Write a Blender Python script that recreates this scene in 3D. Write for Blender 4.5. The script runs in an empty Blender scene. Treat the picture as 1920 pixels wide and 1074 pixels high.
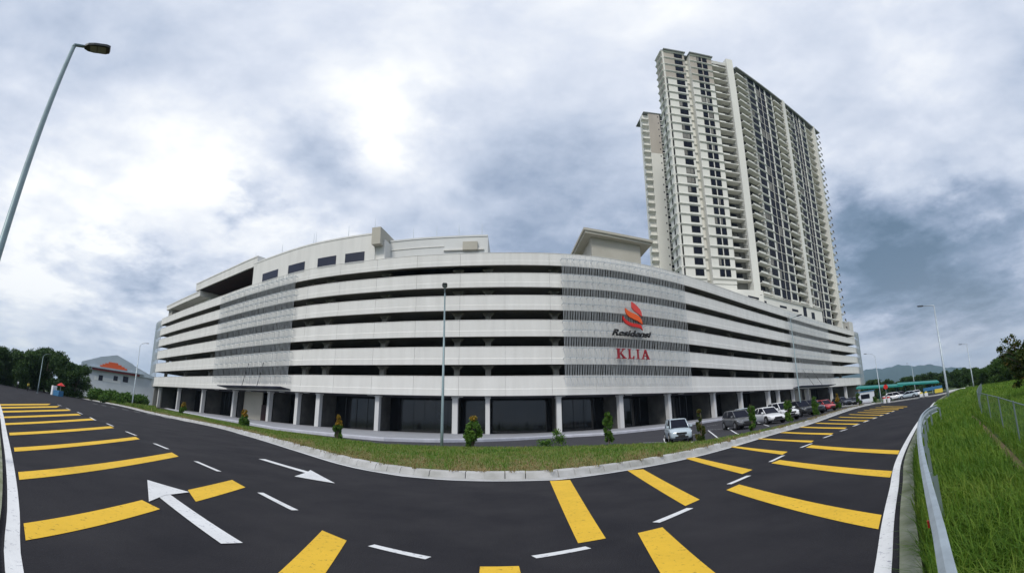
import bpy, bmesh, math, random
import numpy as np
from mathutils import Vector, Matrix
R = math.radians
rnd = random.Random(7)
nr = np.random.default_rng(7)
SC = bpy.context.scene
COL = SC.collection

# ------------------------------------------------------------------ camera (stitched wide panorama)
EYE = 1.6
SXP = 960 / R(66); SYP = 877.0; Y0P = 622.6; PITCH = R(11.29); ROLL = R(0.48)
cam_d = bpy.data.cameras.new('camera'); cam = bpy.data.objects.new('camera', cam_d); COL.objects.link(cam)
SC.camera = cam
cam_d.type = 'PANO'
cam_d.panorama_type = 'EQUIRECTANGULAR'
cam_d.longitude_min = -R(66); cam_d.longitude_max = R(66)
cam_d.latitude_max = Y0P / SYP; cam_d.latitude_min = (Y0P - 1074) / SYP
cam_d.clip_start = 0.05; cam_d.clip_end = 30000
_fw = Vector((0, math.cos(PITCH), math.sin(PITCH)))
_up = Vector((0, -math.sin(PITCH), math.cos(PITCH))); _rt = Vector((1, 0, 0))
cr, sr = math.cos(ROLL), math.sin(ROLL)
rt = _rt * cr - _up * sr; up = _up * cr + _rt * sr
cam.matrix_world = Matrix(((rt.x, up.x, -_fw.x, 0), (rt.y, up.y, -_fw.y, 0), (rt.z, up.z, -_fw.z, EYE), (0, 0, 0, 1)))

# ------------------------------------------------------------------ world, sun, exposure
SC.view_settings.view_transform = 'Standard'; SC.view_settings.look = 'None'
SC.view_settings.exposure = 0.44; SC.view_settings.gamma = 1.0
SUN_AZ, SUN_EL = -160, 46            # azimuth from +Y towards +X
W = bpy.data.worlds.new('World'); SC.world = W; W.use_nodes = True
def adir(az, el):
    a, e = R(az), R(el)
    return (math.sin(a) * math.cos(e), math.cos(a) * math.cos(e), math.sin(e))
def build_world():
    nt = W.node_tree; N = nt.nodes; L = nt.links; N.clear()
    out = N.new('ShaderNodeOutputWorld')
    def m(op, a, b=None, c=None, clamp=False):
        n = N.new('ShaderNodeMath'); n.operation = op; n.use_clamp = clamp
        for i, v in enumerate((a, b, c)):
            if v is None: continue
            if isinstance(v, (int, float)): n.inputs[i].default_value = v
            else: L.new(v, n.inputs[i])
        return n.outputs[0]
    tc = N.new('ShaderNodeTexCoord'); gen = tc.outputs['Generated']
    sky = N.new('ShaderNodeTexSky'); sky.sky_type = 'NISHITA'; sky.sun_disc = False
    sky.sun_elevation = R(SUN_EL); sky.sun_rotation = R(SUN_AZ)
    sep = N.new('ShaderNodeSeparateXYZ'); L.new(gen, sep.inputs[0])
    z = m('MAXIMUM', sep.outputs[2], 0.0)
    den = m('ADD', z, 0.22)
    cmb = N.new('ShaderNodeCombineXYZ')
    L.new(m('DIVIDE', sep.outputs[0], den), cmb.inputs[0]); L.new(m('DIVIDE', sep.outputs[1], den), cmb.inputs[1])
    L.new(m('MULTIPLY', z, 0.8), cmb.inputs[2])
    def noise(scale, det, rough, off, dist=0.0):
        mp = N.new('ShaderNodeMapping'); mp.inputs['Location'].default_value = off; L.new(cmb.outputs[0], mp.inputs[0])
        n = N.new('ShaderNodeTexNoise'); n.inputs['Scale'].default_value = scale; n.inputs['Detail'].default_value = det
        n.inputs['Roughness'].default_value = rough; n.inputs['Distortion'].default_value = dist
        L.new(mp.outputs[0], n.inputs['Vector']); return n.outputs['Fac']
    n1 = noise(1.2, 8, .54, (3.1, 1.7, 0), .25)
    n2 = noise(4.2, 8, .58, (7.3, 4.1, 2), .15)
    # warp the direction a little so that the large banks have ragged borders
    nw = N.new('ShaderNodeTexNoise'); nw.inputs['Scale'].default_value = 3.4; nw.inputs['Detail'].default_value = 6; nw.inputs['Roughness'].default_value = .6
    L.new(cmb.outputs[0], nw.inputs['Vector'])
    vs = N.new('ShaderNodeVectorMath'); vs.operation = 'SUBTRACT'; L.new(nw.outputs['Color'], vs.inputs[0]); vs.inputs[1].default_value = (.5, .5, .5)
    vk = N.new('ShaderNodeVectorMath'); vk.operation = 'SCALE'; L.new(vs.outputs[0], vk.inputs[0]); vk.inputs['Scale'].default_value = .38
    va = N.new('ShaderNodeVectorMath'); va.operation = 'ADD'; L.new(gen, va.inputs[0]); L.new(vk.outputs[0], va.inputs[1])
    vn = N.new('ShaderNodeVectorMath'); vn.operation = 'NORMALIZE'; L.new(va.outputs[0], vn.inputs[0])
    # cloud banks: (azimuth, elevation, radius in degrees, weight)
    banks = SKY_BANKS
    acc = m('ADD', m('MULTIPLY', m('SUBTRACT', n1, .5), 1.3), m('MULTIPLY', m('SUBTRACT', n2, .5), .52))
    acc = m('ADD', acc, SKY_BASE)
    for az, el, rad, w in banks:
        d = N.new('ShaderNodeVectorMath'); d.operation = 'DOT_PRODUCT'; L.new(vn.outputs[0], d.inputs[0]); d.inputs[1].default_value = adir(az, el)
        k = 1.0 / (1 - math.cos(R(rad)))
        e = m('MULTIPLY', m('EXPONENT', m('MULTIPLY', m('SUBTRACT', d.outputs['Value'], 1.0), k)), w)
        acc = m('ADD', acc, e)
    cr_ = N.new('ShaderNodeValToRGB'); L.new(acc, cr_.inputs[0])
    el = cr_.color_ramp.elements
    stops = [(0.0, (.13, .205, .30)), (.2, (.21, .295, .42)), (.4, (.35, .43, .58)), (.58, (.56, .635, .78)), (.76, (.77, .825, .94)), (1.0, (1.12, 1.13, 1.13))]
    while len(el) < len(stops): el.new(.5)
    for e_, (p, c) in zip(el, stops): e_.position = p; e_.color = (*c, 1)
    # warm pale glow of thin cloud close to the horizon on the right
    wd = N.new('ShaderNodeVectorMath'); wd.operation = 'DOT_PRODUCT'; L.new(gen, wd.inputs[0]); wd.inputs[1].default_value = adir(56, 4)
    wk = m('EXPONENT', m('MULTIPLY', m('SUBTRACT', wd.outputs['Value'], 1.0), 28))
    lowm = m('EXPONENT', m('MULTIPLY', z, -11))
    wm = m('MULTIPLY', m('MULTIPLY', wk, lowm), .85, clamp=True)
    mx = N.new('ShaderNodeMixRGB'); L.new(wm, mx.inputs[0]); L.new(cr_.outputs[0], mx.inputs[1]); mx.inputs[2].default_value = (.56, .53, .56, 1)
    # general whitening of the far air close to the horizon
    hz = m('MULTIPLY', m('EXPONENT', m('MULTIPLY', z, -9)), .35)
    mx2 = N.new('ShaderNodeMixRGB'); L.new(hz, mx2.inputs[0]); L.new(mx.outputs[0], mx2.inputs[1]); mx2.inputs[2].default_value = (.58, .63, .72, 1)
    b1 = N.new('ShaderNodeBackground'); b1.inputs[1].default_value = 0.05; L.new(sky.outputs[0], b1.inputs[0])
    b2 = N.new('ShaderNodeBackground'); b2.inputs[1].default_value = CLOUD_STRENGTH; L.new(mx2.outputs[0], b2.inputs[0])
    ms = N.new('ShaderNodeMixShader'); ms.inputs[0].default_value = .93
    L.new(b1.outputs[0], ms.inputs[1]); L.new(b2.outputs[0], ms.inputs[2]); L.new(ms.outputs[0], out.inputs[0])
CLOUD_STRENGTH = 0.77
HAZE = 0.00012
SKY_BASE = .66
SKY_BANKS = [(-54, 30, 16, .22), (-36, 22, 13, .20), (-62, 10, 9, .2), (-20, 36, 8, .3), (-24, 16, 7, .2), (-48, 17, 9, .12), (-10, 44, 14, .05),
             (-50, 13.5, 5, -.42), (-38, 12.5, 5, -.36), (-58, 16, 4, -.25), (-27, 33, 6, -.26), (-28, 28, 7, -.2), (-9, 33, 9, -.12), (8, 30, 7, -.10), (-36, 25, 2.6, -.28),
             (5, 15, 9, -.22), (0, 22, 9, -.08), (17, 12, 9, -.2), (22, 44, 14, .06), (50, 36, 20, .16), (58, 12, 7, -.36), (50, 15, 8, -.36), (66, 15, 8, -.36), (47, 17, 6, -.16), (62, 20, 5, .08),
             (-66, 45, 14, .0)]
build_world()
sd = bpy.data.lights.new('sun', 'SUN'); sd.energy = 1.7; sd.angle = R(14); sd.color = (1, .95, .87)
sun = bpy.data.objects.new('sun', sd); COL.objects.link(sun)
sun.rotation_euler = (-Vector(adir(SUN_AZ, SUN_EL))).to_track_quat('-Z', 'Y').to_euler()
try:
    SC.cycles.max_bounces = 6; SC.cycles.diffuse_bounces = 3; SC.cycles.glossy_bounces = 3; SC.cycles.transparent_max_bounces = 12; SC.cycles.volume_bounces = 0
except Exception: pass

# ------------------------------------------------------------------ where things of the photograph stand
KA = [-180, -72, -56, -50, -46, -38, -20, 0, 7, 16, 23, 31, 35, 40, 44, 48, 60, 80, 180]
KV = [-.012, -.012, -.011, -.009, -.0075, -.003, -.001, 0, .003, .006, .009, .011, .0095, .003, -.003, -.008, -.011, -.012, -.012]
def ramp(r):
    r = min(r, 260.0)
    return 0.0 if r < 12 else ((r - 12) ** 2 / 48 if r < 36 else r - 24)
def T(x, y):                                     # height of the ground
    return float(np.interp(math.degrees(math.atan2(x, y)), KA, KV)) * ramp(math.hypot(x, y))
def ray(px, py):
    lo = (px - 960.0) / SXP; la = (Y0P - py) / SYP
    a, b, c = math.sin(lo) * math.cos(la), math.cos(lo) * math.cos(la), math.sin(la)
    a, c = a * cr + c * sr, -a * sr + c * cr
    cp, sp = math.cos(PITCH), math.sin(PITCH)
    return a, b * cp - c * sp, b * sp + c * cp
def AE(px, py):
    d = ray(px, py); return math.atan2(d[0], d[1]), math.asin(d[2])
def G(px, py, off=0.0):                          # ground point seen at a pixel of the photograph
    d = ray(px, py); h = math.hypot(d[0], d[1]); t = d[2] / h; sx, sy = d[0] / h, d[1] / h
    lo, hi = .5, 1500.0
    for _ in range(50):
        mid = (lo + hi) / 2
        if EYE + mid * t > T(sx * mid, sy * mid) + off: lo = mid
        else: hi = mid
    return Vector((sx * lo, sy * lo))
def polar(azd, r): return Vector((math.sin(R(azd)) * r, math.cos(R(azd)) * r))
def onwall(P, Q, px, py):                        # (distance along P->Q, height) of a pixel's ray on that wall
    d = ray(px, py); ex, ey = Q[0] - P[0], Q[1] - P[1]; l = math.hypot(ex, ey); ex /= l; ey /= l
    det = d[0] * -ey + ex * d[1]
    t = (P[0] * -ey + ex * P[1]) / det
    X, Y = d[0] * t, d[1] * t
    return (X - P[0]) * ex + (Y - P[1]) * ey, EYE + d[2] * t
def smooth(pts, step=1.5):
    P = [Vector(p) for p in pts]; P = [P[0] * 2 - P[1]] + P + [P[-1] * 2 - P[-2]]
    out = []
    for i in range(1, len(P) - 2):
        n = max(1, int((P[i + 1] - P[i]).length / step))
        for k in range(n):
            t = k / n; a, b, c, d = P[i - 1], P[i], P[i + 1], P[i + 2]
            out.append(.5 * ((2 * b) + (c - a) * t + (2 * a - 5 * b + 4 * c - d) * t * t + (3 * b - a - 3 * c + d) * t ** 3))
    out.append(P[-2]); return out
def linear(pts, step):
    P = [Vector(p) for p in pts]; out = []
    for a, b in zip(P, P[1:]):
        n = max(1, int((b - a).length / step))
        for k in range(n): out.append(a.lerp(b, k / n))
    out.append(P[-1]); return out
def resample(P, n):
    L = [0.0]
    for a, b in zip(P, P[1:]): L.append(L[-1] + (b - a).length)
    s = np.linspace(0, L[-1], n)
    return [Vector(v) for v in zip(np.interp(s, L, [p[0] for p in P]), np.interp(s, L, [p[1] for p in P]))]
def normals(P):                                  # to the right of the walking direction
    out = []
    for i in range(len(P)):
        d = P[min(i + 1, len(P) - 1)] - P[max(i - 1, 0)]; d.normalize(); out.append(Vector((d.y, -d.x)))
    return out
def shift(P, off): return [p + n * off for p, n in zip(P, normals(P))]

# ------------------------------------------------------------------ materials
def mat(name, col, rough=.7, var=.0, scale=3.0, bump=0.0, bscale=30.0, metal=0.0, col2=None, spec=.4, detail=4, coat=0.0, stretch=None, emit=None, world=False):
    m_ = bpy.data.materials.new(name); m_.use_nodes = True; nt = m_.node_tree; N = nt.nodes; L = nt.links
    b = N['Principled BSDF']; b.inputs['Base Color'].default_value = (*col, 1); b.inputs['Roughness'].default_value = rough
    b.inputs['Metallic'].default_value = metal; b.inputs['Specular IOR Level'].default_value = spec; b.inputs['Coat Weight'].default_value = coat
    if var or bump or col2:
        if world:
            g = N.new('ShaderNodeNewGeometry'); src = g.outputs['Position']
        else:
            tc = N.new('ShaderNodeTexCoord'); src = tc.outputs['Object']
        if stretch:
            mp = N.new('ShaderNodeMapping'); mp.inputs['Scale'].default_value = stretch; L.new(src, mp.inputs[0]); src = mp.outputs[0]
    if var or col2:
        n = N.new('ShaderNodeTexNoise'); n.inputs['Scale'].default_value = scale; n.inputs['Detail'].default_value = detail; n.inputs['Roughness'].default_value = .6
        L.new(src, n.inputs['Vector'])
        rp = N.new('ShaderNodeValToRGB'); rp.color_ramp.elements[0].position = .32; rp.color_ramp.elements[1].position = .68
        c2 = col2 if col2 else tuple(min(1, c * (1 + var)) for c in col)
        c1 = col if col2 else tuple(c * (1 - var) for c in col)
        rp.color_ramp.elements[0].color = (*c1, 1); rp.color_ramp.elements[1].color = (*c2, 1)
        L.new(n.outputs['Fac'], rp.inputs[0]); L.new(rp.outputs[0], b.inputs['Base Color'])
    if bump:
        n = N.new('ShaderNodeTexNoise'); n.inputs['Scale'].default_value = bscale; n.inputs['Detail'].default_value = 5
        L.new(src, n.inputs['Vector'])
        bp = N.new('ShaderNodeBump'); bp.inputs['Strength'].default_value = bump; bp.inputs['Distance'].default_value = .02
        L.new(n.outputs['Fac'], bp.inputs['Height']); L.new(bp.outputs[0], b.inputs['Normal'])
    if emit:
        b.inputs['Emission Color'].default_value = (*emit[0], 1); b.inputs['Emission Strength'].default_value = emit[1]
    return m_
def worn(name, c):
    m_ = mat(name, c, .75, col2=tuple(v * .86 for v in c), scale=1.1, detail=9, bump=.25, bscale=60, spec=.2)
    nt = m_.node_tree; N = nt.nodes; L = nt.links; b = N['Principled BSDF']; src = b.inputs['Base Color'].links[0].from_socket
    tc = N.new('ShaderNodeTexCoord'); n = N.new('ShaderNodeTexNoise'); n.inputs['Scale'].default_value = 13; n.inputs['Detail'].default_value = 9; n.inputs['Roughness'].default_value = .72
    L.new(tc.outputs['Object'], n.inputs['Vector']); rp = N.new('ShaderNodeValToRGB'); rp.color_ramp.elements[0].position = .335; rp.color_ramp.elements[1].position = .43; L.new(n.outputs['Fac'], rp.inputs[0])
    mx = N.new('ShaderNodeMixRGB'); L.new(rp.outputs[0], mx.inputs[0]); mx.inputs[1].default_value = (c[0] * .35, c[1] * .35, c[2] * .4 + .01, 1); L.new(src, mx.inputs[2]); L.new(mx.outputs[0], b.inputs['Base Color']); return m_
M = dict(
    asphalt=mat('asphalt', (.0145, .0145, .019), .9, col2=(.030, .029, .033), scale=.55, detail=8, bump=.5, bscale=45, spec=.15),
    parking=mat('parking_asphalt', (.022, .021, .028), .9, col2=(.034, .033, .04), scale=.5, detail=6, bump=.3, bscale=40),
    white=worn('white_road_paint', (.72, .73, .74)), yellow=worn('yellow_road_paint', (.76, .475, .04)),
    kerb=mat('kerb_concrete', (.50, .50, .50), .9, col2=(.31, .31, .29), scale=1.2, detail=9, bump=.4, bscale=20),
    pave=mat('pavement_tiles', (.24, .245, .27), .6, col2=(.31, .315, .335), scale=.6, detail=7, bump=.1),
    pave_edge=mat('pavement_edge', (.46, .47, .52), .8, var=.12, scale=1),
    soil=mat('soil_and_turf', (.08, .15, .022), .95, col2=(.20, .16, .075), scale=.45, detail=9, bump=.6, bscale=12, world=True),
    field=mat('field_ground', (.04, .085, .018), .95, col2=(.09, .10, .035), scale=.05, detail=8, bump=.3, bscale=3, world=True),
    dirt=mat('bare_dirt', (.13, .085, .045), .95, col2=(.22, .15, .09), scale=2, detail=6, bump=.6, bscale=14, world=True),
    podium=mat('grey_white_paint', (.72, .715, .69), .8, col2=(.63, .625, .60), scale=.7, detail=9, stretch=(1, 1, .13), bump=.05, bscale=8),
    podium_trim=mat('grey_white_trim', (.62, .63, .625), .8, var=.04, scale=.3),
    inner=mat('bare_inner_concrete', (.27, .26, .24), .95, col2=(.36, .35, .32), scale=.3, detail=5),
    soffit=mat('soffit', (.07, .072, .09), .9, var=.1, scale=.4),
    pillar=mat('pillar_paint', (.62, .625, .62), .8, col2=(.52, .52, .52), scale=.4, stretch=(1, 1, .3), detail=7),
    beige=mat('beige_render', (.46, .44, .38), .85, col2=(.41, .39, .335), scale=.3, detail=6),
    tower=mat('cream_white_paint', (.75, .745, .69), .8, col2=(.66, .655, .61), scale=.12, detail=8, stretch=(1, 1, .25)),
    tower_up=mat('brownish_cream', (.47, .43, .375), .85, col2=(.38, .345, .30), scale=.2, detail=8, stretch=(1, 1, .3)),  # darker, browner cream for the upper storeys
    tower_grey=mat('pale_grey_paint', (.56, .56, .53), .8, var=.06, scale=.2),
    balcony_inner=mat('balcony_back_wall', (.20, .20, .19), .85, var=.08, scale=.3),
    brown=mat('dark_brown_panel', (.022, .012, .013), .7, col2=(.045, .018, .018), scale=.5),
    roofdark=mat('dark_roof_edge', (.20, .215, .21), .8, var=.15, scale=.4),
    glass=mat('dark_glass', (.010, .012, .022), .3, var=.3, scale=.3, spec=.08),
    shopglass=mat('shop_glass', (.012, .013, .016), .06, spec=.55, var=.3, scale=.1),
    navy=mat('navy_window', (.014, .018, .04), .4, var=.2, scale=.4),
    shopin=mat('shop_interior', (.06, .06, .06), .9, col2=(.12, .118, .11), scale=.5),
    black=mat('black_metal', (.012, .012, .014), .5),
    fin=mat('aluminium_fin', (.46, .49, .51), .5, metal=.0, var=.1, scale=.5),
    galv=mat('galvanised_steel', (.42, .48, .52), .5, metal=.55, var=.12, scale=5, bump=.08, bscale=25),
    pole=mat('painted_pole', (.22, .29, .31), .5, metal=.4, var=.08, scale=3),
    lamp=mat('lamp_housing', (.035, .04, .045), .5, metal=.3),
    lens=mat('lamp_lens', (.16, .18, .20), .2),
    rubber=mat('tyre_rubber', (.012, .012, .013), .85),
    rim=mat('alloy_rim', (.45, .46, .48), .3, metal=.8),
    headlamp=mat('headlamp_glass', (.65, .68, .72), .1, spec=.8),
    plate=mat('number_plate', (.02, .02, .022), .5),
    bark=mat('bark', (.09, .07, .05), .95, col2=(.16, .13, .10), scale=6, bump=.6, bscale=20),
    red=mat('red_sign_paint', (.55, .018, .012), .5), redpink=mat('coral_sign_paint', (.62, .06, .05), .5), orange=mat('orange_sign_paint', (.72, .10, .012), .5),
    letter=mat('black_letter', (.012, .012, .013), .5), redletter=mat('dark_red_letter', (.28, .012, .022), .5),
    teal=mat('teal_canopy', (.01, .22, .19), .5, var=.1), bluewall=mat('blue_cladding', (.04, .16, .32), .5), yellowp=mat('yellow_plastic', (.7, .55, .06), .5),
    mesh_panel=mat('pale_blue_mesh', (.36, .42, .46), .6, metal=.3, var=.08, scale=.3),
    shed_roof=mat('grey_metal_roof', (.42, .49, .55), .5, metal=.2, var=.08, scale=.3), shed_wall=mat('pale_shed_wall', (.58, .62, .68), .7, var=.1, scale=.2),
    orange_roof=mat('orange_cladding', (.62, .10, .03), .6), canvas=mat('white_canvas', (.75, .76, .78), .7),
    fence=mat('weathered_wire', (.16, .21, .21), .6, metal=.3), maroon_band=mat('maroon_band', (.16, .025, .03), .6), mossy=mat('mossy_concrete', (.30, .31, .24), .95, col2=(.12, .14, .07), scale=2.2, detail=8, bump=.4, bscale=20), curtain=mat('curtain_cloth', (.20, .195, .18), .9, var=.3, scale=.2), person_dark=mat('dark_cloth', (.02, .02, .025), .9), skin=mat('skin', (.35, .2, .13), .6),
)
def leafmat(name, stops, scale=1.2, trans=.25):
    m_ = bpy.data.materials.new(name); m_.use_nodes = True; nt = m_.node_tree; N = nt.nodes; L = nt.links
    b = N['Principled BSDF']; b.inputs['Roughness'].default_value = .6; b.inputs['Specular IOR Level'].default_value = .25
    g = N.new('ShaderNodeNewGeometry'); n = N.new('ShaderNodeTexNoise'); n.inputs['Scale'].default_value = scale; n.inputs['Detail'].default_value = 3
    L.new(g.outputs['Position'], n.inputs['Vector'])
    ad = N.new('ShaderNodeMath'); ad.operation = 'MULTIPLY_ADD'; L.new(g.outputs['Random Per Island'], ad.inputs[0]); ad.inputs[1].default_value = .5
    s = N.new('ShaderNodeMath'); s.operation = 'MULTIPLY'; L.new(n.outputs['Fac'], s.inputs[0]); s.inputs[1].default_value = .9
    su = N.new('ShaderNodeMath'); su.operation = 'SUBTRACT'; L.new(s.outputs[0], su.inputs[0]); su.inputs[1].default_value = .2
    L.new(su.outputs[0], ad.inputs[2])
    rp = N.new('ShaderNodeValToRGB'); el = rp.color_ramp.elements
    while len(el) < len(stops): el.new(.5)
    for i, (e_, c) in enumerate(zip(el, stops)): e_.position = i / (len(stops) - 1); e_.color = (*c, 1)
    L.new(ad.outputs[0], rp.inputs[0]); L.new(rp.outputs[0], b.inputs['Base Color'])
    tr = N.new('ShaderNodeBsdfTranslucent'); L.new(rp.outputs[0], tr.inputs[0])
    mx = N.new('ShaderNodeMixShader'); mx.inputs[0].default_value = trans; L.new(b.outputs[0], mx.inputs[1]); L.new(tr.outputs[0], mx.inputs[2])
    L.new(mx.outputs[0], N['Material Output'].inputs[0]); return m_
M['leaf_far'] = leafmat('dark_tree_leaves', [(.012, .034, .010), (.026, .062, .014), (.05, .10, .02), (.085, .14, .03)], .35)
M['leaf_right'] = leafmat('bright_tree_leaves', [(.012, .03, .008), (.03, .075, .012), (.06, .12, .02), (.10, .15, .03)], .35)
M['leaf_near'] = leafmat('autumn_tint_leaves', [(.015, .035, .008), (.03, .065, .012), (.08, .09, .015), (.22, .09, .03)], 1.5)
M['leaf_shrub'] = leafmat('shrub_leaves', [(.02, .06, .01), (.045, .115, .015), (.09, .18, .025), (.16, .24, .03)], 4)
M['leaf_gold'] = leafmat('golden_shrub_leaves', [(.05, .07, .01), (.16, .14, .02), (.42, .24, .03), (.55, .21, .03)], 4)
M['grass_verge'] = leafmat('verge_grass', [(.045, .13, .012), (.09, .20, .022), (.19, .23, .05), (.30, .24, .11)], .35, .35)
M['grass_dry'] = leafmat('dry_verge_grass', [(.08, .13, .02), (.18, .17, .05), (.30, .22, .10), (.36, .25, .13)], .5, .3)
M['grass_long'] = leafmat('long_grass', [(.04, .11, .010), (.085, .185, .016), (.16, .26, .028), (.32, .36, .075)], .45, .4)

# ------------------------------------------------------------------ object helpers
class MB:
    def __init__(s): s.v = []; s.f = []; s.mi = []
    def add(s, vs, fs, mi=0):
        o = len(s.v); s.v += [tuple(v) for v in vs]; s.f += [tuple(i + o for i in f) for f in fs]; s.mi += [mi] * len(fs); return s
    def box(s, x0, x1, y0, y1, z0, z1, mi=0, M_=None):
        vs = [Vector(p) for p in ((x0, y0, z0), (x1, y0, z0), (x1, y1, z0), (x0, y1, z0), (x0, y0, z1), (x1, y0, z1), (x1, y1, z1), (x0, y1, z1))]
        if M_ is not None: vs = [M_ @ v for v in vs]
        return s.add(vs, [(0, 3, 2, 1), (4, 5, 6, 7), (0, 1, 5, 4), (1, 2, 6, 5), (2, 3, 7, 6), (3, 0, 4, 7)], mi)
    def prism(s, poly, z0, z1, mi=0):           # vertical prism, poly counter-clockwise
        n = len(poly); vs = [(p[0], p[1], z0) for p in poly] + [(p[0], p[1], z1) for p in poly]
        return s.add(vs, [tuple(range(n - 1, -1, -1)), tuple(range(n, 2 * n))] + [(i, (i + 1) % n, n + (i + 1) % n, n + i) for i in range(n)], mi)
    def tube(s, pts, rad, seg=8, mi=0, cap=True):
        P = [Vector(p) for p in pts]; rs = rad if isinstance(rad, (list, tuple)) else [rad] * len(P); vs = []
        for i, p in enumerate(P):
            d = (P[min(i + 1, len(P) - 1)] - P[max(i - 1, 0)]).normalized()
            a = d.orthogonal().normalized() if abs(d.z) < .9 else Vector((1, 0, 0)) - d * d.x
            a.normalize(); b = d.cross(a)
            for k in range(seg):
                t = 2 * math.pi * k / seg; vs.append(p + (a * math.cos(t) + b * math.sin(t)) * rs[i])
        fs = [(i * seg + k, i * seg + (k + 1) % seg, (i + 1) * seg + (k + 1) % seg, (i + 1) * seg + k) for i in range(len(P) - 1) for k in range(seg)]
        if cap: fs += [tuple(range(seg - 1, -1, -1)), tuple((len(P) - 1) * seg + k for k in range(seg))]
        return s.add(vs, fs, mi)
    def sweep(s, P, prof, mi=0, zf=None, closed=True):   # prof = [(offset outwards, z)]; outwards = right of the path
        Nn = normals(P); n = len(prof); vs = []
        for p, q in zip(P, Nn):
            for o, z in prof:
                w = p + q * o; vs.append((w.x, w.y, z + (zf(w.x, w.y) if zf else 0)))
        m_ = n if closed else n - 1
        fs = [(i * n + k, (i + 1) * n + k, (i + 1) * n + (k + 1) % n, i * n + (k + 1) % n) for i in range(len(P) - 1) for k in range(m_)]
        if closed: fs += [tuple(range(n)), tuple((len(P) - 1) * n + k for k in range(n - 1, -1, -1))]
        return s.add(vs, fs, mi)
    def mesh(s, name, mats, smooth_=False):
        me = bpy.data.meshes.new(name); me.from_pydata(s.v, [], s.f)
        for m_ in (mats if isinstance(mats, (list, tuple)) else ([mats] if mats else [])): me.materials.append(m_)
        if len(me.materials) > 1: me.polygons.foreach_set('material_index', s.mi)
        if smooth_: me.polygons.foreach_set('use_smooth', [True] * len(me.polygons))
        bm = bmesh.new(); bm.from_mesh(me); bmesh.ops.recalc_face_normals(bm, faces=bm.faces); bm.to_mesh(me); bm.free()
        me.update(); return me
    def build(s, name, mats, parent=None, smooth_=False, auto=False):
        o = bpy.data.objects.new(name, s.mesh(name, mats, smooth_)); COL.objects.link(o)
        if parent is not None: o.parent = parent
        if auto:
            bv = o.modifiers.new('edge', 'BEVEL'); bv.width = auto; bv.segments = 2; bv.limit_method = 'ANGLE'
        return o
def tag(o, label=None, cat=None, group=None, kind=None):
    if label: o['label'] = label
    if cat: o['category'] = cat
    if group: o['group'] = group
    if kind: o['kind'] = kind
    return o
def thing(name, label, cat, loc=(0, 0, 0), rz=0.0, group=None):
    o = bpy.data.objects.new(name, None); COL.objects.link(o); o.empty_display_size = .3
    o.location = loc; o.rotation_euler = (0, 0, rz); return tag(o, label, cat, group)
def copy_tree(o, parent=None):
    c = o.copy(); COL.objects.link(c); c.parent = parent
    for ch in [k for k in o.children]: copy_tree(ch, c)
    return c
def struct(o): o['kind'] = 'structure'; return o
def ground_strip(A, B, n, off, name, m_, parent=None, crown=0.0):
    vs = []; fs = []
    for a, b in zip(A, B):
        for k in range(n + 1):
            p = a.lerp(b, k / n); vs.append((p.x, p.y, T(p.x, p.y) + off + crown * 4 * (k / n) * (1 - k / n)))
    for i in range(len(A) - 1):
        for k in range(n): fs.append((i * (n + 1) + k, (i + 1) * (n + 1) + k, (i + 1) * (n + 1) + k + 1, i * (n + 1) + k + 1))
    mb = MB(); mb.add(vs, fs); o = mb.build(name, m_, parent, True)
    flip_up(o); return o
def flip_up(o):
    me = o.data
    if sum(p.normal.z * p.area for p in me.polygons) < 0: me.flip_normals()

# ------------------------------------------------------------------ ground, road, parking, pavement
azs = np.concatenate([np.arange(-180, -76, 4.0), np.arange(-76, 76, 1.0), np.arange(76, 180, 4.0)])
rs = [0, .8, 1.6, 2.5, 3.5, 5, 7, 9, 11, 13, 15, 18, 21, 24, 27, 30, 34, 38, 43, 48, 55, 62, 70, 80, 90, 105, 120, 140, 165, 190, 220, 260, 320, 450, 700, 1200, 2500, 3800, 5300]
vs = []; fs = []
for r in rs:
    for a in azs:
        p = polar(a, r); vs.append((p.x, p.y, T(p.x, p.y) - .07))
n = len(azs)
for i in range(len(rs) - 1):
    for k in range(n): fs.append((i * n + k, (i + 1) * n + k, (i + 1) * n + (k + 1) % n, i * n + (k + 1) % n))
g = MB().add(vs, fs).build('ground', M['field'], None, True); flip_up(g); struct(g)

inner_px = [(285, 776), (400, 800), (460, 816), (500, 827.5), (560, 846), (640, 870), (700, 883), (760, 892.5), (840, 899), (900, 901), (960, 901), (1040, 899), (1100, 892), (1180, 880), (1285, 860), (1340, 846.5), (1417, 824), (1457, 812), (1527, 792)]
IN = [(-150, 84), (-98, 66.5), (-68, 56.5)] + [tuple(G(*p)) for p in inner_px] + [(45.5, 47.5), (66, 61.5), (100, 84)]
INs = smooth(IN, .8)
outer_px_l = [(9, 815), (16, 855), (22, 905), (25, 960), (27, 1074)]
outer_px_r = [(1655, 1074), (1665, 980), (1676, 918), (1690, 852), (1721, 794), (1737, 774)]
OUT = [(-150, 62), (-90, 38.5), (-45, 20), (-30, 13.6), (-20, 9.4)] + [tuple(G(*p)) for p in outer_px_l] + [(-1.3, 1.25), (.0, 1.1), (1.2, 1.6)] + [tuple(G(*p)) for p in outer_px_r] + [(39, 28.5), (60, 41.5), (98, 64)]
OUTs = smooth(OUT, .4)
NR = 260
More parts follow.
